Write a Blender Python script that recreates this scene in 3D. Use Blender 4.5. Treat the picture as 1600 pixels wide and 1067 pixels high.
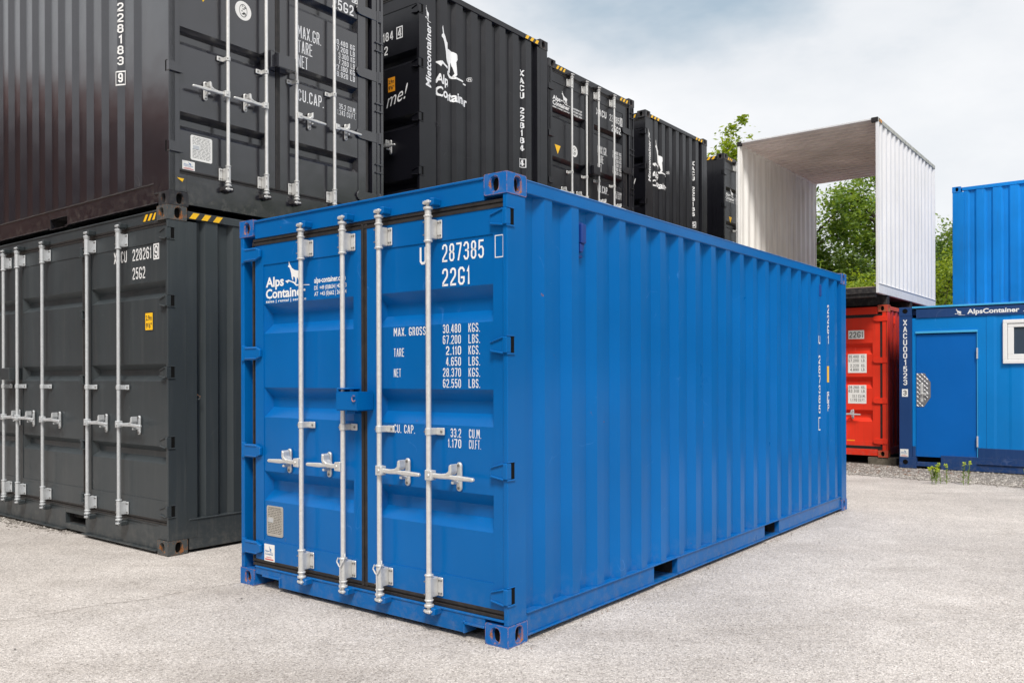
import bpy, bmesh, math, random
from mathutils import Vector, Matrix
random.seed(7)
S = bpy.context.scene
for o in list(bpy.data.objects): bpy.data.objects.remove(o)

# ------------------------------------------------------------------ camera
cd = bpy.data.cameras.new('camera'); cam = bpy.data.objects.new('camera', cd)
S.collection.objects.link(cam); S.camera = cam
cd.sensor_width = 36.0; cd.lens = 36.0*1322.67/1600
cd.shift_y = (587.79-533.5)/1600
cam.location = (0, 0, 1.4775)
cam.rotation_euler = (Matrix.Rotation(math.pi/2, 3, 'X') @ Matrix.Rotation(-0.0028, 3, 'Z')).to_euler()
cd.clip_start = 0.05; cd.clip_end = 2000

# ------------------------------------------------------------------ sky and sun
SUN_EL = math.radians(52); SUN_AZ = math.radians(176)      # azimuth clockwise from +Y (sun behind the camera, to the right)
W = bpy.data.worlds.new('World'); S.world = W; W.use_nodes = True
nt = W.node_tree; nt.nodes.clear()
def N(nt, t, **k):
    n = nt.nodes.new(t)
    for a, b in k.items(): setattr(n, a, b)
    return n
out = N(nt, 'ShaderNodeOutputWorld'); bg = N(nt, 'ShaderNodeBackground')
sky = N(nt, 'ShaderNodeTexSky', sky_type='NISHITA'); sky.sun_disc = False
sky.sun_elevation = SUN_EL; sky.sun_rotation = SUN_AZ; sky.altitude = 400; sky.dust_density = 2.0
bg.inputs['Strength'].default_value = 0.055
tc = N(nt, 'ShaderNodeTexCoord')
mp = N(nt, 'ShaderNodeMapping'); mp.inputs['Scale'].default_value = (1.0, 1.0, 2.2); mp.inputs['Location'].default_value = (5.20, 1.62, 3.5)
n1 = N(nt, 'ShaderNodeTexNoise'); n1.inputs['Scale'].default_value = 2.1; n1.inputs['Detail'].default_value = 6; n1.inputs['Roughness'].default_value = 0.58
n2 = N(nt, 'ShaderNodeTexNoise'); n2.inputs['Scale'].default_value = 1.1; n2.inputs['Detail'].default_value = 4
cr = N(nt, 'ShaderNodeValToRGB')
e = cr.color_ramp.elements
e[0].position = 0.16; e[0].color = (3.5, 4.4, 5.2, 1)
e[1].position = 0.62; e[1].color = (7.95, 7.97, 8.02, 1)
m_ = cr.color_ramp.elements.new(0.40); m_.color = (6.75, 6.95, 7.2, 1)
cover = N(nt, 'ShaderNodeMath', operation='MULTIPLY_ADD'); cover.inputs[1].default_value = 0.25; cover.inputs[2].default_value = 0.82; cover.use_clamp = True
mx = N(nt, 'ShaderNodeMix', data_type='RGBA')
L = nt.links.new
L(tc.outputs['Generated'], mp.inputs['Vector']); L(mp.outputs[0], n1.inputs['Vector']); L(mp.outputs[0], n2.inputs['Vector'])
# a heavier grey-blue cloud high up ahead, thinned by the same noise
nrm = N(nt, 'ShaderNodeVectorMath', operation='NORMALIZE'); dt = N(nt, 'ShaderNodeVectorMath', operation='DOT_PRODUCT'); dt.inputs[1].default_value = (0.150, 0.868, 0.472)
mr = N(nt, 'ShaderNodeMapRange', interpolation_type='SMOOTHSTEP'); mr.inputs[1].default_value = 0.972; mr.inputs[2].default_value = 0.999; mr.inputs[3].default_value = 0.0; mr.inputs[4].default_value = -0.30
ad = N(nt, 'ShaderNodeMath', operation='ADD')
L(tc.outputs['Generated'], nrm.inputs[0]); L(nrm.outputs[0], dt.inputs[0]); L(dt.outputs['Value'], mr.inputs[0]); L(mr.outputs[0], ad.inputs[0]); L(n1.outputs['Fac'], ad.inputs[1])
L(ad.outputs[0], cr.inputs[0]); L(n2.outputs['Fac'], cover.inputs[0])
L(cover.outputs[0], mx.inputs[0]); L(sky.outputs[0], mx.inputs[6]); L(cr.outputs[0], mx.inputs[7])
L(mx.outputs[2], bg.inputs['Color']); L(bg.outputs[0], out.inputs[0])

sl = bpy.data.lights.new('sun', 'SUN'); sl.energy = 1.5; sl.angle = math.radians(15); sl.color = (1.0, 0.96, 0.90)
so = bpy.data.objects.new('sun', sl); S.collection.objects.link(so)
sd = Vector((math.sin(SUN_AZ)*math.cos(SUN_EL), math.cos(SUN_AZ)*math.cos(SUN_EL), math.sin(SUN_EL)))
so.rotation_euler = sd.to_track_quat('Z', 'Y').to_euler(); so.location = (0, -10, 30)

S.view_settings.view_transform = 'Standard'; S.view_settings.look = 'None'
S.view_settings.exposure = 1.24; S.view_settings.gamma = 1.0; S.view_settings.use_curve_mapping = False
S.render.engine = 'CYCLES'

# ------------------------------------------------------------------ materials
MATS = {}
def base_mat(name):
    m = bpy.data.materials.new(name); m.use_nodes = True
    nt = m.node_tree; b = nt.nodes['Principled BSDF']
    MATS[name] = m
    return m, nt, b
def noise(nt, scale, detail=3, rough=0.5, vec=None, mscale=None, dim='3D'):
    n = N(nt, 'ShaderNodeTexNoise'); n.inputs['Scale'].default_value = scale
    n.inputs['Detail'].default_value = detail; n.inputs['Roughness'].default_value = rough
    tcn = N(nt, 'ShaderNodeTexCoord')
    if mscale:
        mp = N(nt, 'ShaderNodeMapping'); mp.inputs['Scale'].default_value = mscale
        nt.links.new(tcn.outputs['Object'], mp.inputs[0]); nt.links.new(mp.outputs[0], n.inputs['Vector'])
    else: nt.links.new(tcn.outputs['Object'], n.inputs['Vector'])
    return n
def ramp(nt, src, p0, p1, c0=(0,0,0,1), c1=(1,1,1,1)):
    r = N(nt, 'ShaderNodeValToRGB'); r.color_ramp.elements[0].position = p0; r.color_ramp.elements[1].position = p1
    r.color_ramp.elements[0].color = c0; r.color_ramp.elements[1].color = c1
    nt.links.new(src, r.inputs[0]); return r
def mixc(nt, fac, a, b, blend='MIX'):
    m = N(nt, 'ShaderNodeMix', data_type='RGBA', blend_type=blend)
    if isinstance(fac, float): m.inputs[0].default_value = fac
    else: nt.links.new(fac, m.inputs[0])
    for i, v in ((6, a), (7, b)):
        if isinstance(v, tuple): m.inputs[i].default_value = v if len(v) == 4 else (*v, 1)
        else: nt.links.new(v, m.inputs[i])
    return m.outputs[2]
def bump(nt, b, srcs):
    prev = None
    for src, dist, st in srcs:
        bp = N(nt, 'ShaderNodeBump'); bp.inputs['Distance'].default_value = dist; bp.inputs['Strength'].default_value = st
        nt.links.new(src, bp.inputs['Height'])
        if prev: nt.links.new(prev, bp.inputs['Normal'])
        prev = bp.outputs[0]
    nt.links.new(prev, b.inputs['Normal'])
def paint(name, col, rough=0.36, spec=0.5, dirt=0.25, dirtcol=(0.25,0.2,0.15), rust=0.0, chips=0.0, edge=0.0, wave=0.004, chipcol=(0.35,0.12,0.035), streak=0.25, fade=0.15, coat=0.0):
    m, nt, b = base_mat(name)
    big = noise(nt, 0.9, 3); f = ramp(nt, big.outputs['Fac'], 0.3, 0.75)
    hi = tuple(min(1, c*(1+fade)+0.01*fade) for c in col); lo = tuple(c*(1-fade*0.6) for c in col)
    c = mixc(nt, f.outputs[0], lo, hi)
    st = noise(nt, 6.0, 4, 0.6, mscale=(3.5, 3.5, 0.16)); sr = ramp(nt, st.outputs['Fac'], 0.52, 0.80)
    sm = N(nt, 'ShaderNodeMath', operation='MULTIPLY'); sm.inputs[1].default_value = streak*dirt*1.6
    nt.links.new(sr.outputs[0], sm.inputs[0]); c = mixc(nt, sm.outputs[0], c, dirtcol)
    fine = noise(nt, 55, 5, 0.7); fr = ramp(nt, fine.outputs['Fac'], 0.60, 0.78)
    fm = N(nt, 'ShaderNodeMath', operation='MULTIPLY'); fm.inputs[1].default_value = dirt*0.5
    nt.links.new(fr.outputs[0], fm.inputs[0]); c = mixc(nt, fm.outputs[0], c, dirtcol)
    tz = N(nt, 'ShaderNodeTexCoord'); sz = N(nt, 'ShaderNodeSeparateXYZ'); nt.links.new(tz.outputs['Object'], sz.inputs[0])
    dz = N(nt, 'ShaderNodeMapRange'); dz.inputs[1].default_value = 0.0; dz.inputs[2].default_value = 0.32; dz.inputs[3].default_value = 0.75; dz.inputs[4].default_value = 0.0; nt.links.new(sz.outputs[2], dz.inputs[0])
    dn = noise(nt, 16, 7, 0.72); dr_ = ramp(nt, dn.outputs['Fac'], 0.46, 0.66); dm = N(nt, 'ShaderNodeMath', operation='MULTIPLY'); dq = N(nt, 'ShaderNodeMath', operation='MULTIPLY'); dq.inputs[1].default_value = 0.32
    nt.links.new(dz.outputs[0], dm.inputs[0]); nt.links.new(dr_.outputs[0], dm.inputs[1]); nt.links.new(dm.outputs[0], dq.inputs[0]); c = mixc(nt, dq.outputs[0], c, (0.24,0.22,0.19))
    sc = noise(nt, 1.7, 2, 0.5); sc.inputs['Distortion'].default_value = 1.2
    s1 = N(nt, 'ShaderNodeMath', operation='SUBTRACT'); s1.inputs[1].default_value = 0.5; s2 = N(nt, 'ShaderNodeMath', operation='ABSOLUTE')
    nt.links.new(sc.outputs['Fac'], s1.inputs[0]); nt.links.new(s1.outputs[0], s2.inputs[0]); s3 = ramp(nt, s2.outputs[0], 0.0006, 0.0022, (1,1,1,1), (0,0,0,1))
    s4 = noise(nt, 2.6, 5, 0.7); s5 = ramp(nt, s4.outputs['Fac'], 0.56, 0.66); s6 = N(nt, 'ShaderNodeMath', operation='MULTIPLY'); s7 = N(nt, 'ShaderNodeMath', operation='MULTIPLY'); s7.inputs[1].default_value = 0.30
    nt.links.new(s3.outputs[0], s6.inputs[0]); nt.links.new(s5.outputs[0], s6.inputs[1]); nt.links.new(s6.outputs[0], s7.inputs[0]); c = mixc(nt, s7.outputs[0], c, tuple(min(1, k*1.6+0.12) for k in col))
    rr = None
    if rust > 0:
        rn = noise(nt, 13, 8, 0.72); rr = ramp(nt, rn.outputs['Fac'], 0.70-rust*0.2, 0.73-rust*0.2)
        rc = noise(nt, 60, 4); rcol = ramp(nt, rc.outputs['Fac'], 0.3, 0.7, (0.10,0.03,0.012,1), (*chipcol,1))
        c = mixc(nt, rr.outputs[0], c, rcol.outputs[0])
    if edge > 0:
        bv = N(nt, 'ShaderNodeBevel', samples=3); bv.inputs['Radius'].default_value = 0.008
        ge = N(nt, 'ShaderNodeNewGeometry'); dt = N(nt, 'ShaderNodeVectorMath', operation='DOT_PRODUCT')
        nt.links.new(bv.outputs[0], dt.inputs[0]); nt.links.new(ge.outputs['Normal'], dt.inputs[1])
        em = N(nt, 'ShaderNodeMath', operation='MULTIPLY_ADD'); em.inputs[1].default_value = -1; em.inputs[2].default_value = 1
        nt.links.new(dt.outputs['Value'], em.inputs[0])
        en = noise(nt, 26, 5, 0.7); ea = N(nt, 'ShaderNodeMath', operation='MULTIPLY')
        er = ramp(nt, en.outputs['Fac'], 0.62-edge*0.25, 0.70-edge*0.25)
        e2 = ramp(nt, em.outputs[0], 0.02, 0.12)
        nt.links.new(er.outputs[0], ea.inputs[0]); nt.links.new(e2.outputs[0], ea.inputs[1])
        c = mixc(nt, ea.outputs[0], c, (*chipcol, 1))
    nt.links.new(c, b.inputs['Base Color'])
    b.inputs['Coat Weight'].default_value = coat; b.inputs['Coat Roughness'].default_value = 0.13
    rg = noise(nt, 3.0, 4); rrp = N(nt, 'ShaderNodeMapRange'); rrp.inputs[3].default_value = rough-0.05; rrp.inputs[4].default_value = rough+0.10
    nt.links.new(rg.outputs['Fac'], rrp.inputs[0]); nt.links.new(rrp.outputs[0], b.inputs['Roughness'])
    b.inputs['Specular IOR Level'].default_value = spec
    w1 = noise(nt, 2.2, 2); w2 = noise(nt, 260, 2)
    bump(nt, b, [(w1.outputs['Fac'], wave*3, 0.6), (w2.outputs['Fac'], 0.0006, 0.25)])
    return m
BLUE = (0.0, 0.110, 0.360)
paint('blue_paint', BLUE, 0.28, 0.13, 0.10, (0.01,0.16,0.36), streak=0.4, fade=0.14, coat=0.13, rust=0.03, chipcol=(0.30,0.14,0.07))
paint('blue_casting', (0.0,0.115,0.40), 0.42, 0.25, 0.35, (0.06,0.20,0.33), rust=0.40, edge=0.75, chipcol=(0.50,0.20,0.08), fade=0.2)
paint('blue_dark_paint', (0.004,0.035,0.20), 0.45, 0.4, 0.1)
paint('grey_paint', (0.037,0.045,0.050), 0.34, 0.4, 0.22, (0.16,0.16,0.15), streak=0.45)
paint('grey_casting', (0.06,0.066,0.068), 0.5, 0.4, 0.5, (0.2,0.17,0.13), rust=0.62, edge=0.55, chipcol=(0.36,0.15,0.05))
paint('dark_paint', (0.011,0.011,0.016), 0.20, 0.9, 0.10, (0.08,0.08,0.09), streak=0.35, coat=0.7)
paint('dark_paint_b', (0.006,0.006,0.009), 0.30, 0.4, 0.08, (0.05,0.05,0.06), streak=0.3, coat=0.12)
paint('dark_casting', (0.022,0.022,0.026), 0.45, 0.4, 0.25, (0.1,0.1,0.1), rust=0.12, edge=0.2, chipcol=(0.22,0.10,0.05))
paint('red_paint', (0.74,0.036,0.013), 0.42, 0.3, 0.3, (0.30,0.04,0.02), rust=0.15, streak=0.6, chipcol=(0.18,0.05,0.03), fade=0.25)
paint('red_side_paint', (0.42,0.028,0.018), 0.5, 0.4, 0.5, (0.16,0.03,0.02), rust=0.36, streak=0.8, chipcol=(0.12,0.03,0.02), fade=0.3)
paint('red_casting', (0.52,0.07,0.035), 0.6, 0.3, 0.6, (0.2,0.08,0.03), rust=0.75, edge=0.5, chipcol=(0.42,0.19,0.07))
paint('white_paint', (0.70,0.70,0.72), 0.5, 0.4, 0.22, (0.33,0.33,0.28), streak=0.8, fade=0.06)
paint('white_inner_paint', (0.86,0.85,0.82), 0.55, 0.35, 0.35, (0.28,0.22,0.17), streak=0.7, fade=0.12)
paint('roof_inner_paint', (0.76,0.69,0.66), 0.6, 0.3, 0.35, (0.40,0.24,0.19), streak=0.4, fade=0.25)
paint('mossy_rail_paint', (0.40,0.40,0.37), 0.7, 0.3, 0.9, (0.10,0.12,0.05), rust=0.35, chipcol=(0.08,0.09,0.03), streak=1.0)
paint('plywood', (0.40,0.29,0.21), 0.7, 0.3, 0.4, (0.2,0.13,0.09), fade=0.3)
paint('black_floor_paint', (0.022,0.020,0.022), 0.75, 0.3, 0.5, (0.06,0.05,0.045))
paint('navy_paint', (0.007,0.042,0.155), 0.45, 0.4, 0.3, (0.06,0.1,0.2), streak=0.5)
paint('cabin_blue_paint', (0.0,0.180,0.53), 0.34, 0.3, 0.12, (0.02,0.13,0.32), streak=0.5, fade=0.12)
paint('cabin_door_paint', (0.0,0.110,0.42), 0.42, 0.2, 0.1, (0.02,0.1,0.26), fade=0.10)
paint('far_blue_paint', (0.0,0.20,0.62), 0.40, 0.25, 0.35, (0.02,0.12,0.33), streak=0.8, fade=0.22)
paint('trim_blue_paint', (0.05,0.36,0.66), 0.4, 0.5, 0.2)
paint('window_white', (0.80,0.80,0.80), 0.35, 0.5, 0.06, fade=0.03)
paint('yellow_paint', (0.80,0.42,0.02), 0.5, 0.4, 0.1)
paint('hall_cladding', (0.13,0.062,0.045), 0.8, 0.2, 0.4, (0.1,0.04,0.02), streak=1.0, fade=0.3)
paint('hall_roofing', (0.13,0.045,0.03), 0.8, 0.2, 0.3)
def simple(name, col, rough=0.5, metal=0.0, spec=0.5):
    m, nt, b = base_mat(name); b.inputs['Base Color'].default_value = (*col, 1); b.inputs['Roughness'].default_value = rough
    b.inputs['Metallic'].default_value = metal; b.inputs['Specular IOR Level'].default_value = spec
    return m
def lettering_mat(name, col, wear=0.04):
    m, nt, b = base_mat(name); n = noise(nt, 120, 4, 0.7); r = ramp(nt, n.outputs['Fac'], 0.66, 0.74)
    fm = N(nt, 'ShaderNodeMath', operation='MULTIPLY'); fm.inputs[1].default_value = wear*4; nt.links.new(r.outputs[0], fm.inputs[0])
    nt.links.new(mixc(nt, fm.outputs[0], col, tuple(c*0.5 for c in col)), b.inputs['Base Color']); b.inputs['Roughness'].default_value = 0.45
lettering_mat('white_lettering', (0.80,0.80,0.80)); lettering_mat('black_lettering', (0.03,0.03,0.03))
lettering_mat('yellow_sticker', (0.88,0.50,0.01)); lettering_mat('white_label', (0.78,0.77,0.74)); lettering_mat('blue_lettering', (0.03,0.14,0.36))
lettering_mat('red_lettering', (0.55,0.08,0.08)); lettering_mat('orange_sticker', (0.85,0.33,0.01)); lettering_mat('orange_chalk', (0.60,0.13,0.03))
def gasket_mat():
    m, nt, b = base_mat('rubber'); n = noise(nt, 18, 5, 0.6); r = ramp(nt, n.outputs['Fac'], 0.3, 0.75, (0.008,0.007,0.007,1), (0.030,0.025,0.023,1))
    nt.links.new(r.outputs[0], b.inputs['Base Color']); b.inputs['Roughness'].default_value = 0.55
    bump(nt, b, [(n.outputs['Fac'], 0.004, 0.4)])
gasket_mat()
simple('hole_shade', (0.006,0.006,0.006), 0.9, 0, 0.1)  # flat black stands in for the shade inside slots, eyes and openings
def galv(name, col, rough, metal):
    m, nt, b = base_mat(name); v = N(nt, 'ShaderNodeTexVoronoi'); v.inputs['Scale'].default_value = 70
    tcn = N(nt, 'ShaderNodeTexCoord'); nt.links.new(tcn.outputs['Object'], v.inputs['Vector'])
    n = noise(nt, 25, 5, 0.65)
    a = mixc(nt, 0.7, v.outputs['Color'], n.outputs['Fac'])
    bw = N(nt, 'ShaderNodeRGBToBW'); nt.links.new(a, bw.inputs[0])
    r = ramp(nt, bw.outputs[0], 0.25, 0.7, (*[c*0.84 for c in col],1), (*col,1))
    nt.links.new(r.outputs[0], b.inputs['Base Color'])
    b.inputs['Metallic'].default_value = metal
    rp = N(nt, 'ShaderNodeMapRange'); rp.inputs[3].default_value = rough-0.08; rp.inputs[4].default_value = rough+0.12
    nt.links.new(bw.outputs[0], rp.inputs[0]); nt.links.new(rp.outputs[0], b.inputs['Roughness'])
    bump(nt, b, [(n.outputs['Fac'], 0.0015, 0.35)])
galv('galvanised', (0.76,0.75,0.735), 0.38, 0.45)
simple('rivet_metal', (0.22,0.21,0.20), 0.5, 0.4)
galv('cast_galvanised', (0.68,0.675,0.66), 0.42, 0.45)
galv('dull_galvanised', (0.60,0.62,0.64), 0.45, 0.4)
galv('plate_metal', (0.52,0.49,0.44), 0.6, 0.4)
galv('chequer_metal', (0.36,0.36,0.37), 0.42, 0.8)
m, nt, b = base_mat('window_glass'); b.inputs['Base Color'].default_value = (0.05,0.065,0.085,1); b.inputs['Roughness'].default_value = 0.08; b.inputs['Specular IOR Level'].default_value = 0.8
def concrete():
    m, nt, b = base_mat('concrete'); n = noise(nt, 14, 8, 0.7); r = ramp(nt, n.outputs['Fac'], 0.3, 0.7, (0.07,0.06,0.045,1), (0.20,0.17,0.13,1))
    nt.links.new(r.outputs[0], b.inputs['Base Color']); b.inputs['Roughness'].default_value = 0.9; bump(nt, b, [(n.outputs['Fac'], 0.02, 0.8)])
    m, nt, b = base_mat('timber'); n = noise(nt, 10, 8, 0.7, mscale=(1,8,8)); r = ramp(nt, n.outputs['Fac'], 0.3, 0.7, (0.02,0.015,0.012,1), (0.08,0.06,0.045,1))
    nt.links.new(r.outputs[0], b.inputs['Base Color']); b.inputs['Roughness'].default_value = 0.9
concrete()
def ground_mats():
    m, nt, b = base_mat('asphalt')
    tcn = N(nt, 'ShaderNodeTexCoord')
    def vor(scale):
        v = N(nt, 'ShaderNodeTexVoronoi'); v.inputs['Scale'].default_value = scale; v.inputs['Randomness'].default_value = 1
        nt.links.new(tcn.outputs['Object'], v.inputs['Vector']); return v
    v1 = vor(115); v2 = vor(240)
    bw = N(nt, 'ShaderNodeSeparateColor'); nt.links.new(v1.outputs['Color'], bw.inputs[0])
    bw2 = N(nt, 'ShaderNodeSeparateColor'); nt.links.new(v2.outputs['Color'], bw2.inputs[0])
    r1 = N(nt, 'ShaderNodeValToRGB'); nt.links.new(bw.outputs[0], r1.inputs[0]); r1.color_ramp.interpolation = 'LINEAR'
    cols = [(0.0,(0.315,0.295,0.278)),(0.10,(0.441,0.414,0.394)),(0.35,(0.557,0.526,0.503)),(0.65,(0.625,0.592,0.568)),(0.90,(0.693,0.660,0.634)),(1.0,(0.819,0.792,0.763))]
    el = r1.color_ramp.elements; el[0].position = cols[0][0]; el[0].color = (*cols[0][1],1); el[1].position = 1; el[1].color = (*cols[-1][1],1)
    for p, c in cols[1:-1]: k = el.new(p); k.color = (*c,1)
    c = r1.outputs[0]
    r2 = ramp(nt, bw2.outputs[1], 0.0, 1.0, (0.76,0.75,0.74,1), (1.15,1.145,1.14,1)); c = mixc(nt, 1.0, c, r2.outputs[0], 'MULTIPLY')
    big = noise(nt, 0.55, 6, 0.6); rb = ramp(nt, big.outputs['Fac'], 0.30, 0.72, (0.80,0.79,0.78,1), (1.10,1.09,1.07,1)); c = mixc(nt, 1.0, c, rb.outputs[0], 'MULTIPLY')
    med = noise(nt, 3.5, 6, 0.65); rm = ramp(nt, med.outputs['Fac'], 0.3, 0.7, (0.90,0.885,0.875,1), (1.06,1.05,1.05,1)); c = mixc(nt, 1.0, c, rm.outputs[0], 'MULTIPLY')
    sw = noise(nt, 1.0, 5, 0.6, mscale=(0.35, 1.6, 1)); rs = ramp(nt, sw.outputs['Fac'], 0.50, 0.68, (1,1,1,1), (0.86,0.85,0.84,1)); c = mixc(nt, 1.0, c, rs.outputs[0], 'MULTIPLY')
    bk = noise(nt, 28, 3); rk = ramp(nt, bk.outputs['Fac'], 0.73, 0.76); c = mixc(nt, rk.outputs[0], c, (0.12,0.11,0.10,1))
    nt.links.new(c, b.inputs['Base Color']); b.inputs['Roughness'].default_value = 0.88; b.inputs['Specular IOR Level'].default_value = 0.25
    bump(nt, b, [(med.outputs['Fac'], 0.03, 0.4), (v1.outputs['Distance'], 0.006, 0.7), (v2.outputs['Distance'], 0.003, 0.5)])
    m, nt, b = base_mat('gravel_ground'); n = noise(nt, 90, 6, 0.7); r = ramp(nt, n.outputs['Fac'], 0.3, 0.72, (0.09,0.075,0.06,1), (0.40,0.36,0.32,1))
    nt.links.new(r.outputs[0], b.inputs['Base Color']); b.inputs['Roughness'].default_value = 0.95; bump(nt, b, [(n.outputs['Fac'], 0.02, 0.9)])
    m, nt, b = base_mat('stone'); oi = N(nt, 'ShaderNodeNewGeometry'); r = ramp(nt, oi.outputs['Random Per Island'], 0, 1, (0.14,0.12,0.105,1), (0.56,0.52,0.48,1))
    nt.links.new(r.outputs[0], b.inputs['Base Color']); b.inputs['Roughness'].default_value = 0.9
    m, nt, b = base_mat('brown_debris'); oi = N(nt, 'ShaderNodeNewGeometry'); r = ramp(nt, oi.outputs['Random Per Island'], 0, 1, (0.03,0.02,0.015,1), (0.28,0.15,0.09,1))
    nt.links.new(r.outputs[0], b.inputs['Base Color']); b.inputs['Roughness'].default_value = 0.9
    m, nt, b = base_mat('dark_debris'); b.inputs['Base Color'].default_value = (0.03,0.027,0.025,1); b.inputs['Roughness'].default_value = 0.8
    m, nt, b = base_mat('soil_crack'); b.inputs['Base Color'].default_value = (0.20,0.17,0.14,1); b.inputs['Roughness'].default_value = 0.95
ground_mats()
def leaf_mat(name, c0, c1, trans=0.35):
    m = bpy.data.materials.new(name); m.use_nodes = True; MATS[name] = m; nt = m.node_tree; nt.nodes.clear()
    o = N(nt, 'ShaderNodeOutputMaterial'); g = N(nt, 'ShaderNodeNewGeometry')
    r = ramp(nt, g.outputs['Random Per Island'], 0, 1, (*c0,1), (*c1,1))
    p = N(nt, 'ShaderNodeBsdfPrincipled'); p.inputs['Roughness'].default_value = 0.5; p.inputs['Specular IOR Level'].default_value = 0.35
    t = N(nt, 'ShaderNodeBsdfTranslucent'); mm = N(nt, 'ShaderNodeMixShader'); mm.inputs[0].default_value = trans
    tcol = mixc(nt, 1.0, r.outputs[0], (1.6,1.5,0.6,1), 'MULTIPLY')
    nt.links.new(r.outputs[0], p.inputs['Base Color']); nt.links.new(tcol, t.inputs[0])
    nt.links.new(p.outputs[0], mm.inputs[1]); nt.links.new(t.outputs[0], mm.inputs[2]); nt.links.new(mm.outputs[0], o.inputs[0])
leaf_mat('leaf_dark', (0.045,0.10,0.025), (0.13,0.23,0.05))
leaf_mat('leaf_haze', (0.07,0.13,0.05), (0.20,0.28,0.12), 0.35)  # distance haze put into the leaf colour of the farthest trees
leaf_mat('leaf_bright', (0.11,0.19,0.022), (0.34,0.42,0.05), 0.42)
leaf_mat('leaf_mid', (0.075,0.15,0.03), (0.27,0.37,0.08), 0.4)
leaf_mat('weed_leaf', (0.12,0.20,0.04), (0.22,0.32,0.06)); leaf_mat('weed_flower', (0.45,0.55,0.04), (0.62,0.70,0.06))
m, nt, b = base_mat('bark'); b.inputs['Base Color'].default_value = (0.07,0.055,0.04,1); b.inputs['Roughness'].default_value = 0.9

# ------------------------------------------------------------------ mesh helpers
class MB:
    def __init__(s, M=None): s.v = []; s.f = []; s.M = M or (lambda a, b, c: (a, b, c))
    def add(s, pts, faces):
        k = len(s.v); s.v += [s.M(*p) for p in pts]; s.f += [tuple(k+i for i in f) for f in faces]; return s
    def box(s, a0, a1, b0, b1, c0, c1):
        return s.add([(a0,b0,c0),(a1,b0,c0),(a1,b1,c0),(a0,b1,c0),(a0,b0,c1),(a1,b0,c1),(a1,b1,c1),(a0,b1,c1)],
                     [(3,2,1,0),(4,5,6,7),(0,1,5,4),(1,2,6,5),(2,3,7,6),(3,0,4,7)])
    def prism(s, poly, c0, c1):
        n = len(poly); return s.add([(a,b,c0) for a,b in poly]+[(a,b,c1) for a,b in poly],
            [tuple(range(n))[::-1], tuple(range(n, 2*n))]+[(i,(i+1)%n,n+(i+1)%n,n+i) for i in range(n)])
    def quad(s, a0, a1, b0, b1, c): return s.add([(a0,b0,c),(a1,b0,c),(a1,b1,c),(a0,b1,c)], [(0,1,2,3)])
    def tube(s, p0, p1, r, r2=None, seg=10, caps=True):
        p0 = Vector(p0); p1 = Vector(p1); d = (p1-p0).normalized(); r2 = r if r2 is None else r2
        u = d.orthogonal().normalized(); w = d.cross(u); pts = []
        for p, q in ((p0, r), (p1, r2)):
            for i in range(seg):
                a = 2*math.pi*i/seg; pts.append(tuple(p+u*q*math.cos(a)+w*q*math.sin(a)))
        f = [(i,(i+1)%seg,seg+(i+1)%seg,seg+i) for i in range(seg)]
        if caps: f += [tuple(range(seg))[::-1], tuple(range(seg,2*seg))]
        return s.add(pts, f)
    def path(s, pts, r, seg=6):
        for a, b in zip(pts[:-1], pts[1:]): s.tube(a, b, r, seg=seg)
        return s
    def mesh(s, name, mat, bevel=0, seg=1, fix=True, smooth=False, solid=0):
        me = bpy.data.meshes.new(name); me.from_pydata(s.v, [], s.f); me.materials.append(MATS[mat])
        if bevel or fix or solid:
            bm = bmesh.new(); bm.from_mesh(me)
            if fix: bmesh.ops.recalc_face_normals(bm, faces=bm.faces)
            if solid: bmesh.ops.solidify(bm, geom=bm.faces[:], thickness=solid)
            if bevel: bmesh.ops.bevel(bm, geom=[e for e in bm.edges if len(e.link_faces)==2 and e.calc_face_angle(0) > 0.5], offset=bevel, segments=seg, affect='EDGES', clamp_overlap=True)
            bm.to_mesh(me); bm.free()
        if smooth: me.shade_smooth()
        return me
    def build(s, name, mat, parent=None, label=None, **k):
        o = bpy.data.objects.new(name, s.mesh(name, mat, **k)); S.collection.objects.link(o)
        if parent: o.parent = parent
        if label: o['label'] = label
        return o
def thing(name, label, cat, loc, rz=0, group=None):
    o = bpy.data.objects.new(name, None); S.collection.objects.link(o); o.location = loc; o.rotation_euler = (0,0,rz)
    o.empty_display_size = 0.2; o['label'] = label; o['category'] = cat
    if group: o['group'] = group
    return o
def tag(o, label=None, cat=None, group=None, kind=None):
    for k, v in (('label',label),('category',cat),('group',group),('kind',kind)):
        if v: o[k] = v
    return o

# text -> flat polygons, normalised: x 0..1, y in cap heights
_tc = {}; _cap = None
def text_geo(s, bold=0.018, shear=0.0):
    global _cap
    key = (s, bold, shear)
    if key in _tc: return _tc[key]
    def raw(t):
        c = bpy.data.curves.new('t', 'FONT'); c.body = t; c.resolution_u = 3; c.offset = bold; c.shear = shear; c.fill_mode = 'FRONT'
        o = bpy.data.objects.new('t', c); S.collection.objects.link(o); dg = bpy.context.evaluated_depsgraph_get(); dg.update()
        me = bpy.data.meshes.new_from_object(o.evaluated_get(dg)); v = [(p.co.x, p.co.y) for p in me.vertices]; f = [tuple(p.vertices) for p in me.polygons]
        bpy.data.objects.remove(o); bpy.data.curves.remove(c); bpy.data.meshes.remove(me); return v, f
    if _cap is None: _cap = max(y for x, y in raw('H')[0])
    v, f = raw(s); x0 = min(x for x, y in v); x1 = max(x for x, y in v)
    _tc[key] = ([((x-x0)/(x1-x0), y/_cap) for x, y in v], f); return _tc[key]
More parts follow.
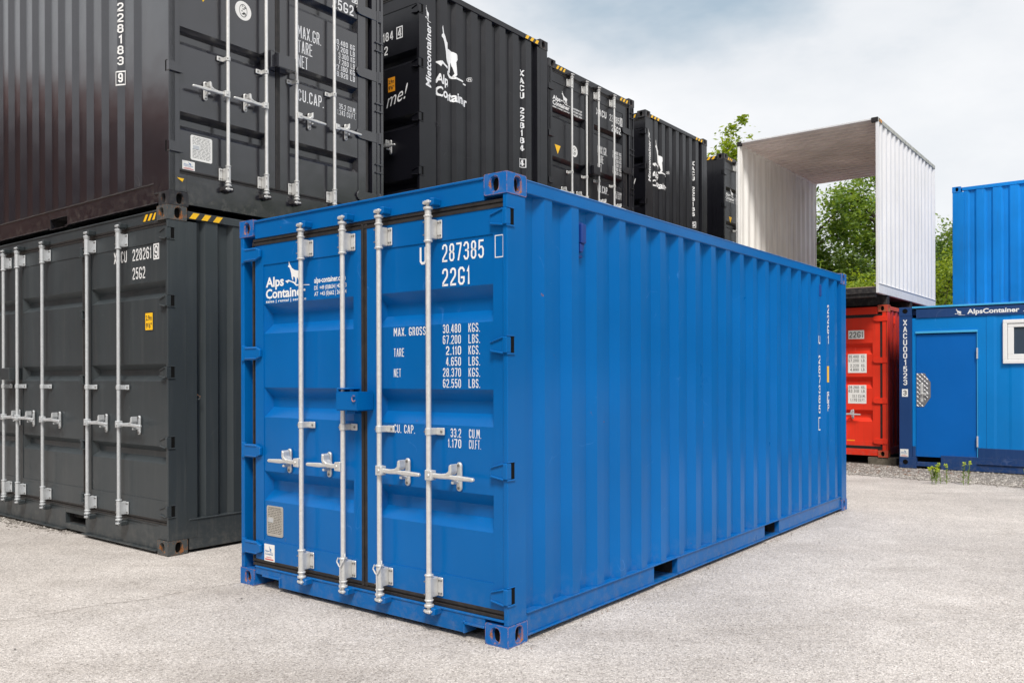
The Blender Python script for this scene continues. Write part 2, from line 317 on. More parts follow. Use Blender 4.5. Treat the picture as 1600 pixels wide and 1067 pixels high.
def flat_obj(name, v2, faces, M, n, mat, parent, prof=None, breaks=None, label=None):
    me = bpy.data.meshes.new(name)
    if prof:
        bm = bmesh.new(); vs = [bm.verts.new((x, y, 0)) for x, y in v2]
        for f in faces:
            try: bm.faces.new([vs[i] for i in f])
            except ValueError: pass
        lo = min(x for x, y in v2); hi = max(x for x, y in v2)
        for b_ in breaks:
            if lo < b_ < hi: bmesh.ops.bisect_plane(bm, geom=bm.verts[:]+bm.edges[:]+bm.faces[:], plane_co=(b_,0,0), plane_no=(1,0,0))
        for v in bm.verts: v.co = Vector(M(v.co.x, v.co.y, prof(v.co.x)+n))
        bm.to_mesh(me); bm.free()
    else: me.from_pydata([M(x, y, n) for x, y in v2], [], faces)
    me.materials.append(MATS[mat]); o = bpy.data.objects.new(name, me); S.collection.objects.link(o); o.parent = parent
    if label: o['label'] = label
    return o
def text(parent, M, s, s0, s1, t0, h, n=0.0, mat='white_lettering', bold=0.018, shear=0, prof=None, breaks=None, name='lettering', slope=0, rot=False, label=None):
    if set(s) <= STENCIL and not rot and not shear:
        v2, f = stencil_geo(s, s0, s1, t0, h, 0.145 if bold < 0.02 else 0.165); return flat_obj(name, v2, f, M, n, mat, parent, prof, breaks, label)
    v, f = text_geo(s, bold, shear)
    if rot: v2 = [(s0-y*h, t0+x*s1) for x, y in v]            # rotated 90 degrees: reads upwards, s1 = length
    else: v2 = [(s0+x*(s1-s0), t0+y*h+slope*x) for x, y in v]
    return flat_obj(name, v2, f, M, n, mat, parent, prof, breaks, label)
def vtext(parent, M, s, sc, w, ztop, pitch, h, n, prof=None, breaks=None, mat='white_lettering', bold=0.03):
    if ' ' in s:
        k = s.index(' '); vtext(parent, M, s[:k], sc, w, ztop, pitch, h, n, prof, breaks, mat); vtext(parent, M, s[k+1:], sc, w, ztop-(k+1)*pitch, pitch, h, n, prof, breaks, mat); return
    vv = []; ff = []
    for i, ch in enumerate(s):
        if ch == ' ': continue
        ww = w*0.72*(0.5 if ch == '1' else 1.0); glyph(vv, ff, ch, sc-ww/2, ztop-i*pitch-h, ww, h, h*0.17, 0)
    return flat_obj('lettering', vv, ff, M, n, mat, parent, prof, breaks)
_C = 0.13
GL = {'0':[[(.28,1),(.72,1),(1,.86),(1,.14),(.72,0),(.28,0),(0,.14),(0,.86),(.28,1)]],'1':[[(0,.80),(1,1),(1,0)]],
'2':[[(0,.80),(.06,.92),(.3,1),(.7,1),(.94,.92),(1,.80),(1,.64),(.9,.52),(.08,.16),(.03,.04)],[(0,0),(1,0)]],
'3':[[(0,.84),(.28,1),(.72,1),(1,.86),(1,.64),(.74,.53),(.4,.53)],[(.74,.53),(1,.42),(1,.14),(.72,0),(.28,0),(0,.16)]],
'4':[[(.76,0),(.76,1)],[(.62,1),(0,.30)],[(0,.24),(1,.24)]],'5':[[(.95,1),(.08,1),(.04,.54),(.3,.62),(.72,.62),(1,.48),(1,.14),(.72,0),(.28,0),(0,.14)]],
'6':[[(.98,.86),(.72,1),(.28,1),(0,.86),(0,.14),(.28,0),(.72,0),(1,.14),(1,.44),(.72,.58),(.28,.58),(0,.44)]],'7':[[(0,1),(1,1),(1,.9),(.36,0)]],
'8':[[(.28,1),(.72,1),(.95,.88),(.95,.66),(.70,.53),(.30,.53),(.05,.66),(.05,.88),(.28,1)],[(.70,.53),(1,.41),(1,.13),(.72,0),(.28,0),(0,.13),(0,.41),(.30,.53)]],
'9':[[(.02,.14),(.28,0),(.72,0),(1,.14),(1,.86),(.72,1),(.28,1),(0,.86),(0,.56),(.28,.42),(.72,.42),(1,.56)]],
'A':[[(0,0),(.44,1)],[(1,0),(.56,1)],[(.18,.28),(.82,.28)]],'B':[[(0,0),(0,1),(.7,1),(.95,.88),(.95,.66),(.7,.53),(0,.53)],[(.7,.53),(1,.4),(1,.13),(.72,0),(0,0)]],
'C':[[(1,.80),(1,.86),(.72,1),(.28,1),(0,.86),(0,.14),(.28,0),(.72,0),(1,.14),(1,.20)]],'E':[[(1,1),(0,1),(0,0),(1,0)],[(0,.53),(.85,.53)]],'F':[[(1,1),(0,1),(0,0)],[(0,.53),(.85,.53)]],
'G':[[(1,.82),(1,.88),(.72,1),(.28,1),(0,.86),(0,.14),(.28,0),(.72,0),(1,.14),(1,.40),(.52,.40)]],'K':[[(0,0),(0,1)],[(1,1),(.05,.42)],[(.3,.56),(1,0)]],'L':[[(0,1),(0,0),(1,0)]],
'M':[[(0,0),(0,1)],[(.12,1),(.5,.32)],[(.88,1),(.5,.32)],[(1,1),(1,0)]],'N':[[(0,0),(0,1)],[(.10,1),(.90,0)],[(1,0),(1,1)]],'P':[[(0,0),(0,1),(.72,1),(1,.86),(1,.6),(.72,.46),(0,.46)]],'R':[[(0,0),(0,1),(.72,1),(1,.86),(1,.62),(.72,.48),(0,.48)],[(.6,.48),(1,0)]],
'S':[[(1,.84),(.72,1),(.28,1),(0,.86),(0,.66),(.28,.55),(.72,.47),(1,.36),(1,.14),(.72,0),(.28,0),(0,.16)]],'T':[[(0,1),(1,1)],[(.5,1),(.5,0)]],'U':[[(0,1),(0,.14),(.28,0),(.72,0),(1,.14),(1,1)]],'X':[[(0,0),(1,1)],[(0,1),(1,0)]]}
GL['O'] = GL['0']
GW = {'1':0.42,'.':0.0,' ':0.55,'M':1.35,'N':1.1,'G':1.08,'A':1.08,'X':1.08,'I':0.0}
def glyph(V, F, ch, x0, y0, w, h, th, zz):
    """one stencil-paint character as thick strokes; x0..x0+w is the outline width"""
    if ch == '.': k = len(V); V += [(x0,y0),(x0+th,y0),(x0+th,y0+th),(x0,y0+th)]; F.append((k,k+1,k+2,k+3)); return
    for st in GL[ch]:
        P = [Vector((x0+th/2+px*(w-th), y0+th/2+py*(h-th))) for px, py in st]; loop = (P[0]-P[-1]).length < 1e-6
        if loop: P = P[:-1]
        n = len(P); k = len(V)
        for i in range(n):
            a = P[i-1] if (i > 0 or loop) else None; b = P[(i+1)%n] if (i < n-1 or loop) else None
            d1 = (P[i]-a).normalized() if a is not None else None; d2 = (b-P[i]).normalized() if b is not None else None
            if d1 is None: nn = Vector((-d2.y, d2.x)); m = 1; c = P[i]-d2*th/2*0.95
            elif d2 is None: nn = Vector((-d1.y, d1.x)); m = 1; c = P[i]+d1*th/2*0.95
            else:
                n1 = Vector((-d1.y, d1.x)); n2 = Vector((-d2.y, d2.x)); nn = n1+n2
                nn = nn.normalized() if nn.length > 1e-4 else n1; m = 1/max(0.45, nn.dot(n1)); c = P[i]
            V += [tuple(c+nn*th/2*m), tuple(c-nn*th/2*m)]
        for i in range(n if loop else n-1): j = (i+1)%n; F.append((k+2*i,k+2*i+1,k+2*j+1,k+2*j))
STENCIL = set('0123456789ABCEFGKLMNOPRSTUX. ')
def stencil_geo(s, s0, s1, t0, h, tr):
    V = []; F = []; th = h*tr; gap = 0.36; tot = sum(GW.get(c, 1.0)+(gap if i < len(s)-1 else 0) for i, c in enumerate(s)); dots = s.count('.')
    u = (s1-s0-dots*th)/max(0.01, tot); u = min(u, h*0.75); x = s0
    th = min(th, u*0.27)
    for c in s:
        w = GW.get(c, 1.0)*u
        if c == '.': glyph(V, F, c, x, t0, th, h, th, 0); x += th+gap*u
        elif c == ' ': x += w+gap*u
        else: glyph(V, F, c, x, t0, max(w, th*1.6), h, th, 0); x += w+gap*u
    return V, F
def frame_box(parent, M, s0, s1, t0, t1, w, n, prof=None, breaks=None, mat='white_lettering', name='number_frame'):
    v = []; f = []
    for a0, a1, b0, b1 in ((s0,s1,t0,t0+w),(s0,s1,t1-w,t1),(s0,s0+w,t0+w,t1-w),(s1-w,s1,t0+w,t1-w)):
        k = len(v); v += [(a0,b0),(a1,b0),(a1,b1),(a0,b1)]; f.append((k,k+1,k+2,k+3))
    return flat_obj(name, v, f, M, n, mat, parent, prof, breaks)
GOAT = [(482,5),(488,45),(497,62),(505,85),(530,110),(560,120),(575,135),(577,160),(568,178),(572,205),(575,245),(562,262),(556,258),(564,240),(558,205),(548,180),(545,215),(543,240),(533,240),(535,210),(530,180),(515,175),(517,205),(510,207),(503,175),(500,140),(492,100),(485,78),(474,70),(474,60),(482,50),(478,20)]
PEAK = [(448,210),(478,200),(486,205),(500,215),(525,225),(545,255),(600,262),(650,268),(650,276),(600,271),(540,269),(520,240),(500,226),(480,215),(468,235),(460,222)]
def logo(parent, M, s0, s1, t0, t1, n, mat='white_lettering', prof=None, breaks=None):
    v = []; f = []
    for P in (GOAT, PEAK):
        k = len(v); v += [(s0+(x-448)/202*(s1-s0), t1-(y-5)/271*(t1-t0)) for x, y in P]; f.append(tuple(range(k, k+len(P)))[::-1])
    # triangulate the concave outlines first
    bm = bmesh.new(); vs = [bm.verts.new((x,y,0)) for x,y in v]
    for q in f: bm.faces.new([vs[i] for i in q])
    bm.normal_update()
    bmesh.ops.triangulate(bm, faces=bm.faces[:], ngon_method='EAR_CLIP'); bm.verts.index_update()
    ff = [tuple(w.index for w in q.verts) for q in bm.faces]; v2 = [(w.co.x, w.co.y) for w in bm.verts]; bm.free()
    return flat_obj('goat_logo', v2, ff, M, n, mat, parent, prof, breaks)

# ------------------------------------------------------------------ container kit
# local frame: near corner at origin, +x runs back along the right-hand face, +y along the left-hand face
def Lf(La): return lambda s, t, n: (-n, La-s, t)
def Rf(): return lambda s, t, n: (s, -n, t)
def Bf(Lb): return lambda s, t, n: (Lb+n, s, t)
def Ff(La, Lb): return lambda s, t, n: (Lb-s, La+n, t)
def wave(s0, s1, e0, pitch, flat, slope, depth, n0=-0.012):
    """corrugation profile: outer flats end at e0 + k*pitch"""
    inner = pitch-flat-2*slope; br = [(s0, n0)]; k = math.floor((s0-e0)/pitch)-1; pts = []
    while e0+k*pitch < s1+pitch:
        r = e0+k*pitch; pts += [(r, n0), (r+slope, n0-depth), (r+slope+inner, n0-depth), (r+2*slope+inner, n0)]; k += 1
    pts = [p for p in pts if s0+0.012 < p[0] < s1-0.012]; pts = [(s0, n0)]+([(s0+0.01, pts[0][1])] if pts else [])+pts+[(s1-0.01, pts[-1][1]), (s1, n0)]
    def prof(s):
        for a, b in zip(pts[:-1], pts[1:]):
            if a[0] <= s <= b[0]: return a[1]+(b[1]-a[1])*(s-a[0])/max(1e-6, b[0]-a[0])
        return n0
    return pts, prof
def corr_panel(root, M, pts, t0, t1, mat, name='side_panel', solid=0):
    mb = MB(M); n = len(pts)
    mb.add([(s, t0, d) for s, d in pts]+[(s, t1, d) for s, d in pts], [(i, i+1, n+i+1, n+i) for i in range(n-1)])
    return mb.build(name, mat, root, fix=bool(solid), solid=solid)
_cast = {}
def casting_mesh(mat):
    """178 x 162 x 118 mm block with an oval opening in each outer face; outer faces at x=0, y=0"""
    if mat in _cast: return _cast[mat]
    X, Y, Z = 0.178, 0.162, 0.118; bm = bmesh.new()
    def face_with_hole(P, w, h, hw, hh, dep, cx, cy):
        n = 20; ring = []
        for i in range(n):
            a = 2*math.pi*(i+0.5)/n; x = math.copysign(abs(math.cos(a))**0.75, math.cos(a))*hw; y = math.sin(a)
            y = math.copysign(abs(y)**0.75, y)*hh; ring.append((cx+x, cy+y))
        def edge_pt(i):
            a = 2*math.pi*(i+0.5)/n; dx, dy = math.cos(a), math.sin(a)
            tx = ((w-cx) if dx > 0 else cx)/abs(dx) if abs(dx) > 1e-6 else 9; ty = ((h-cy) if dy > 0 else cy)/abs(dy) if abs(dy) > 1e-6 else 9
            t = min(tx, ty); return (cx+dx*t, cy+dy*t)
        outer = [edge_pt(i) for i in range(n)]
        vo = [bm.verts.new(P(*p, 0)) for p in outer]; vi = [bm.verts.new(P(*p, 0)) for p in ring]; vd = [bm.verts.new(P(*p, dep)) for p in ring]
        corners = [(0,0),(w,0),(w,h),(0,h)]
        for i in range(n):
            j = (i+1) % n; a, b = outer[i], outer[j]; cs = []
            if not (abs(a[0]-b[0]) < 1e-6 or abs(a[1]-b[1]) < 1e-6):
                cc = min(corners, key=lambda c: (c[0]-(a[0]+b[0])/2)**2+(c[1]-(a[1]+b[1])/2)**2); cs = [bm.verts.new(P(*cc, 0))]
            bm.faces.new([vo[i]]+cs+[vo[j], vi[j], vi[i]]); bm.faces.new([vi[i], vi[j], vd[j], vd[i]])
        f = bm.faces.new(vd); f.material_index = 1
    face_with_hole(lambda a, b, d: (a, d, b), X, Z, 0.030, 0.044, 0.03, 0.098, 0.058)      # outer face y=0
    face_with_hole(lambda a, b, d: (d, a, b), Y, Z, 0.028, 0.040, 0.03, 0.088, 0.058)      # outer face x=0
    def q(pts): bm.faces.new([bm.verts.new(p) for p in pts])
    q([(X,0,0),(X,Y,0),(X,Y,Z),(X,0,Z)]); q([(0,Y,0),(X,Y,0),(X,Y,Z),(0,Y,Z)]); q([(0,0,0),(X,0,0),(X,Y,0),(0,Y,0)]); q([(0,0,Z),(X,0,Z),(X,Y,Z),(0,Y,Z)])
    bmesh.ops.remove_doubles(bm, verts=bm.verts, dist=1e-5); bmesh.ops.recalc_face_normals(bm, faces=bm.faces)
    es = [e for e in bm.edges if len(e.link_faces) == 2 and e.calc_face_angle(0) > 1.2 and all(not f.material_index for f in e.link_faces)]
    bmesh.ops.bevel(bm, geom=es, offset=0.005, segments=2, affect='EDGES', clamp_overlap=True)
    me = bpy.data.meshes.new('corner_casting'); bm.to_mesh(me); bm.free(); me.materials.append(MATS[mat]); me.materials.append(MATS['hole_shade']); _cast[mat] = me
    return me
def castings(root, La, Lb, H, mat):
    me = casting_mesh(mat)
    for (x, sx) in ((-0.004, 1), (Lb+0.004, -1)):
        for (y, sy) in ((-0.004, 1), (La+0.004, -1)):
            for z in (0.0, H-0.118):
                o = bpy.data.objects.new('corner_casting', me); S.collection.objects.link(o); o.parent = root
                o.location = (x, y, z); o.scale = (sx, sy, 1)
def tape(root, M, s0, s1, t0, t1, n, lean=1, cnt=3, ye='yellow_sticker'):
    tp = MB(M).box(s0, s1, t0, t1, n-0.001, n+0.001).build('warning_tape', 'black_lettering', root, fix=False)
    w = (s1-s0)/cnt
    for i in range(cnt):
        a = s0+i*w+w*0.12; sh = (t1-t0)*0.7*lean; b = a+w*0.52
        lo, hi = max(s0, min(a, a+sh)), 0
        MB(M).add([(a,t0+0.002,n+0.0016),(b,t0+0.002,n+0.0016),(min(b+sh,s1),t1-0.002,n+0.0016),(min(a+sh,s1),t1-0.002,n+0.0016)], [(0,1,2,3)]).build('stripe', ye, tp, fix=False)

def bar_unit(door, M, sb, P, keeper):
    """one locking rod with its guides, cam ends and handle; sb = rod position"""
    zb, zt = P['bz']; nb = 0.048; G = P['galv']; pd = P['plate']
    mb = MB(M); mb.tube((sb, zb+0.06, nb), (sb, zt-0.06, nb), 0.0155, seg=14); mb.build('locking_rod', G, door, smooth=False)
    for end, zc in ((1, P['gz'][1]), (-1, P['gz'][0])):
        mb = MB(M)
        mb.box(sb-0.020, sb+0.020, zc-0.056, zc+0.056, -0.010, nb-0.004)
        mb.tube((sb, zc-0.070, nb), (sb, zc+0.070, nb), 0.0215, seg=16)
        mb.tube((sb, zc-0.078, nb), (sb, zc-0.066, nb), 0.0265, seg=14); mb.tube((sb, zc+0.066, nb), (sb, zc+0.078, nb), 0.0265, seg=14)
        a, b_ = (sb+0.021, sb+0.058) if pd > 0 else (sb-0.058, sb-0.021)
        mb.box(a, b_, zc-0.054, zc+0.054, -0.012, -0.002)
        g = mb.build('rod_guide', 'cast_'+G if G == 'galvanised' else G, door, bevel=0.004)
        rv = MB(M)
        for dz in (-0.037, 0.037):
            rv.tube(((a+b_)/2-0.006, zc+dz, -0.003), ((a+b_)/2-0.006, zc+dz, 0.003), 0.0055, seg=8); rv.tube(((a+b_)/2+0.011, zc+dz, -0.003), ((a+b_)/2+0.011, zc+dz, 0.003), 0.0055, seg=8)
            rv.tube((sb-0.016, zc+dz, nb+0.020), (sb-0.016, zc+dz, nb+0.0235), 0.005, seg=8)
        tag(rv.build('rivet', 'rivet_metal', door), kind='stuff')
        ze = zt if end > 0 else zb; s_ = end
        mb = MB(M)
        mb.tube((sb, zc+end*0.066, nb), (sb, ze-end*0.045, nb), 0.020, seg=12)
        mb.tube((sb, ze-end*0.055, nb), (sb, ze-end*0.040, nb), 0.029, seg=12)
        mb.tube((sb, ze-end*0.045, nb), (sb, ze, nb), 0.013, seg=8)
        z0, z1 = sorted((ze-end*0.026, ze-end*0.004))
        mb.prism([(sb-0.034,z0+0.006),(sb-0.018,z0),(sb+0.024,z0+0.002),(sb+0.036,z1-0.006),(sb+0.012,z1),(sb-0.030,z1-0.002)], 0.030, nb+0.016)
        mb.box(sb-0.010, sb+0.030, z0+0.004, z1-0.003, nb+0.012, nb+0.028)
        mb.build('cam_end', 'cast_'+G if G == 'galvanised' else G, door, bevel=0.003)
        mb = MB(M)
        mb.prism([(sb+0.016,z0-0.012),(sb+0.050,z0-0.006),(sb+0.054,z1+0.010),(sb+0.020,z1+0.014)], -0.006, nb+0.010)
        mb.prism([(sb-0.050,z0-0.006),(sb-0.026,z0-0.014),(sb-0.024,z1+0.010),(sb-0.048,z1+0.004)], -0.006, nb+0.006)
        mb.build('cam_keeper', keeper, door, bevel=0.004)
    # middle bracket
    zc = P['mz']; a, b_ = (sb+0.016, sb+0.075) if pd > 0 else (sb-0.075, sb-0.016)
    mb = MB(M); mb.box(a, b_, zc-0.021, zc+0.021, -0.012, 0.000)
    mb.box(sb-0.019, sb+0.019, zc-0.020, zc+0.020, -0.010, nb); mb.tube((sb, zc-0.021, nb), (sb, zc+0.021, nb), 0.0215, seg=16)
    mb.build('rod_bracket', 'cast_'+G if G == 'galvanised' else G, door, bevel=0.004)
    mb = MB(M); mb.tube(((a+b_)/2+0.010*pd, zc, -0.001), ((a+b_)/2+0.010*pd, zc, 0.004), 0.0075, seg=8); mb.tube((sb-0.014, zc, nb+0.014), (sb-0.014, zc, nb+0.021), 0.005, seg=8)
    tag(mb.build('rivet', 'rivet_metal', door), kind='stuff')
def handle_unit(door, M, sb, d, z, P, ln=0.345):
    c = P.get('hc', 0.19); k_ = c-0.19
    """lever pointing in direction d (+1 right / -1 left) and its hasp plate"""
    G = 'cast_galvanised' if P['galv'] == 'galvanised' else P['galv']; nb = 0.048
    X = lambda k: sb+d*k
    mb = MB(M)
    mb.prism([(X(-0.004),z-0.028),(X(0.048),z-0.026),(X(0.048),z+0.028),(X(-0.004),z+0.032)][::d], nb-0.012, nb+0.032)
    mb.tube((X(0.026), z+0.002, nb+0.03), (X(0.026), z+0.002, nb+0.038), 0.010, seg=10)
    mb.build('handle_hub', G, door, bevel=0.004)
    mb = MB(M)
    poly = [(X(0.040),z-0.012),(X(0.10),z-0.015),(X(0.165+k_),z-0.012),(X(0.22+k_),z-0.017),(X(ln),z-0.015),(X(ln+0.005),z-0.004),(X(ln),z+0.006),(X(0.22+k_),z+0.012),(X(0.19+k_),z+0.010),(X(0.15+k_),z+0.020),(X(0.10),z+0.013),(X(0.040),z+0.015)]
    mb.prism(poly[::d], nb-0.004, nb+0.018); mb.build('handle', G, door, bevel=0.006)
    mb = MB(M)
    pl = []
    for i in range(7): a = math.pi*i/6; pl.append((X(c)+0.019*math.cos(a), z+0.062+0.019*math.sin(a)))
    for i in range(7): a = math.pi+math.pi*i/6; pl.append((X(c)+0.019*math.cos(a), z-0.066+0.019*math.sin(a)))
    mb.prism(pl, -0.012, 0.004)
    mb.prism([(X(c-0.020),z+0.066),(X(c-0.002),z+0.074),(X(c),z+0.03),(X(c-0.012),z+0.012),(X(c-0.052),z+0.004),(X(c-0.046),z+0.018),(X(c-0.024),z+0.032)][::-d], 0.012, nb+0.020)
    mb.box(*sorted((X(c-0.014), X(c+0.006))), z-0.040, z-0.022, 0.003, nb+0.008)
    mb.build('handle_catch', G, door, bevel=0.004)
    mb = MB(M)
    for dz in (0.062, -0.066): mb.tube((X(c), z+dz, 0.003), (X(c), z+dz, 0.008), 0.008, seg=8)
    tag(mb.build('rivet', 'rivet_metal', door), kind='stuff')
def band_panel(door, M, s0, s1, p0, p1, bands, bh, mat, depth=0.060, np_=-0.020, sl=None):
    """pressed door skin with horizontal recesses; bands = list of top z"""
    mb = MB(M); sl = sl or bh/3; e = 0.026; z = p1
    for zt in bands:
        zb = zt-bh; mb.quad(s0, s1, zt, z, np_)
        o = [(s0,zb,np_),(s1,zb,np_),(s1,zt,np_),(s0,zt,np_)]; i = [(s0+e,zb+sl,np_-depth),(s1-e,zb+sl,np_-depth),(s1-e,zt-sl,np_-depth),(s0+e,zt-sl,np_-depth)]
        mb.add(o+i, [(4,5,6,7),(0,1,5,4),(1,2,6,5),(2,3,7,6),(3,0,4,7)]); z = zb
    mb.quad(s0, s1, p0, z, np_)
    return mb.build('door_panel', mat, door, fix=True)
def leaf(root, M, P, s0, s1, rods, hd, ps0, ps1, label=None):
    """door leaf between s0 and s1: frame, pressed panel, rods, handles"""
    z0, z1 = P['lz']; p0, p1 = P['pz']; nf = -0.014; mb = MB(M)
    mb.box(s0, ps0, z0, z1, -0.055, nf); mb.box(ps1, s1, z0, z1, -0.055, nf); mb.box(ps0, ps1, p1, z1, -0.055, nf); mb.box(ps0, ps1, z0, p0, -0.055, nf)
    d = mb.build('door', P['paint'], root, label, fix=False)
    band_panel(d, M, ps0, ps1, p0, p1, P['bands'], P['bh'], P['paint'])
    for sb in rods:
        bar_unit(d, M, sb, P, P['keeper'])
        if hd: handle_unit(d, M, sb, hd, P['hz'], P, P.get('hl', 0.345))
    return d
def gasket(root, M, s0, s1, z0, z1, n=-0.016, vert=False):
    mb = MB(M)
    if vert:
        mb.box(s0, s0+(s1-s0)*0.42, z0, z1, -0.06, n+0.004); mb.box(s0+(s1-s0)*0.42, s1, z0, z1, -0.06, n-0.003)
    else:
        h = z1-z0; mb.box(s0, s1, z0, z0+h*0.40, -0.06, n+0.007); mb.box(s0, s1, z0+h*0.40, z0+h*0.60, -0.06, n-0.003); mb.box(s0, s1, z0+h*0.60, z1, -0.06, n+0.004)
    return mb.build('door_gasket', 'rubber', root, bevel=0.002)
def hinge_r(root, M, La, z, mat):
    """hinge at the near (right) edge of a left-hand face: tapered blade, pin block, black plate as the shade of the post slot"""
    mb = MB(M); mb.prism([(La-0.118,z+0.020),(La-0.022,z+0.046),(La-0.022,z-0.046),(La-0.118,z-0.034)], -0.014, 0.004)
    mb.prism([(La-0.112,z+0.022),(La-0.022,z+0.050),(La-0.022,z+0.040),(La-0.112,z+0.014)], 0.003, 0.014)
    mb.prism([(La-0.112,z-0.022),(La-0.022,z-0.036),(La-0.022,z-0.047),(La-0.112,z-0.033)], 0.003, 0.014)
    mb.box(La-0.024, La+0.004, z-0.040, z+0.046, -0.03, 0.012)
    h = mb.build('hinge', mat, root, bevel=0.003)
    R = Rf(); mb = MB(R); mb.box(0.028, 0.060, z-0.040, z+0.050, 0.0008, 0.0018); mb.build('hinge_slot', 'hole_shade', h, fix=False)
    MB(R).box(-0.004, 0.064, z-0.050, z-0.041, -0.002, 0.007).build('hinge_lug', mat, h, bevel=0.002); MB(R).box(-0.004, 0.064, z+0.050, z+0.056, -0.002, 0.005).build('hinge_lug', mat, h, bevel=0.002)
def hinge_l(root, M, z, mat, s=0.0):
    mb = MB(M); mb.prism([(s+0.020,z+0.046),(s+0.18,z+0.046),(s+0.236,z+0.026),(s+0.238,z-0.026),(s+0.17,z-0.048),(s+0.020,z-0.046)][::-1], -0.012, 0.012)
    mb.tube((s+0.034, z-0.055, -0.004), (s+0.034, z+0.055, -0.004), 0.020, seg=10)
    mb.box(s+0.07, s+0.20, z+0.030, z+0.040, 0.010, 0.018); mb.box(s+0.07, s+0.20, z-0.042, z-0.032, 0.010, 0.018)
    return mb.build('hinge', mat, root, bevel=0.004)
def sticker(root, M, s0, s1, t0, t1, n, mat='white_label', name='sticker', thick=0.0012, **k):
    return MB(M).box(s0, s1, t0, t1, n-0.001, n+thick).build(name, mat, root, fix=False, **k)
def csc_plate(root, M, s0, s1, t0, t1, n, mat='plate_metal'):
    w = s1-s0; h = t1-t0; g = 0.01
    p = MB(M).prism([(s0+g,t0),(s1-g,t0),(s1,t0+g),(s1,t1-g),(s1-g,t1),(s0+g,t1),(s0,t1-g),(s0,t0+g)], n-0.001, n+0.003).build('data_plate', mat, root)
    text(p, M, 'CSC SAFETY APPROVAL', s0+w*0.12, s1-w*0.12, t1-h*0.085, h*0.035, n+0.0036, 'black_lettering')
    mb = MB(M); rnd = random.Random(3)
    for i in range(15):
        t = t1-h*(0.13+i*0.055); a = s0+w*0.08
        while a < s1-w*0.12:
            b_ = min(a+w*rnd.uniform(0.06,0.2), s1-w*0.08)
            if not (0.36 < (t1-t)/h < 0.55 and a < s0+w*0.42): mb.box(a, b_, t, t+h*0.016, n+0.003, n+0.0036)
            a = b_+w*0.04
    mb.build('plate_print', 'black_lettering', p, fix=False)
    MB(M).box(s0+w*0.1, s0+w*0.4, t0+h*0.45, t0+h*0.6, n+0.003, n+0.0038).build('plate_insert', 'dull_galvanised', p, fix=False)
def company_sticker(root, M, s0, s1, t0, t1, n):
    p = sticker(root, M, s0, s1, t0, t1, n); w = s1-s0; h = t1-t0
    logo(p, M, s0+w*0.42, s0+w*0.86, t0+h*0.50, t0+h*0.92, n+0.002, 'blue_lettering')
    text(p, M, 'Alps', s0+w*0.08, s0+w*0.44, t0+h*0.55, h*0.11, n+0.002, 'blue_lettering'); text(p, M, 'Container', s0+w*0.08, s0+w*0.88, t0+h*0.38, h*0.11, n+0.002, 'blue_lettering')
    sticker(p, M, s0+w*0.08, s0+w*0.9, t0+h*0.08, t0+h*0.15, n+0.001, 'red_lettering', 'sticker_line'); sticker(p, M, s0+w*0.2, s0+w*0.7, t0+h*0.22, t0+h*0.25, n+0.001, 'red_lettering', 'sticker_line')
def rail_with_pockets(root, M, s0, s1, t0, t1, n, mat, pockets=(), name='bottom_side_rail', flange=0.022, pz=(0.0, 0.0)):
    """channel rail; pockets = list of (s0, s1) fork openings cut between pz"""
    mb = MB(M); a = s0; pz0 = pz[0] or t0; pz1 = pz[1] or t1-0.018
    for p0, p1 in sorted(pockets)+[(s1, s1)]:
        mb.box(a, p0, t0+0.008, t1-0.008, n-0.055, n-0.010); 
        if p1 > p0:
            mb.box(p0, p1, pz1, t1-0.008, n-0.055, n-0.010)
            if pz0 > t0+0.012: mb.box(p0, p1, t0+0.008, pz0, n-0.055, n-0.010)
        a = p1
    for p0, p1 in pockets:
        if pz0 < t0+0.012: mb.box(p0-0.01, p1+0.01, t0-0.006, t0+0.002, -0.45, n-0.006)
    mb.box(s0, s1, t1-0.008, t1, n-0.075, n)                    # top lip
    a = s0
    for p0, p1 in sorted(pockets)+[(s1, s1)]:
        mb.box(a, p0, t0, t0+0.008, n-0.06, n+flange*0.5); a = p1
    r = mb.build(name, mat, root, bevel=0.0015)
    for p0, p1 in pockets:
        MB(M).add([(p0,pz0,n-0.052),(p1,pz0,n-0.052),(p1,pz1,n-0.052),(p0,pz1,n-0.052),(p0,pz0,-0.9),(p1,pz0,-0.9),(p1,pz1,-0.9),(p0,pz1,-0.9)], [(0,4,7,3),(1,2,6,5),(3,7,6,2),(4,5,6,7)]+([(0,1,5,4)] if pz0 > t0+0.012 else [])).build('fork_pocket', 'black_floor_paint', r, fix=False)
    return r
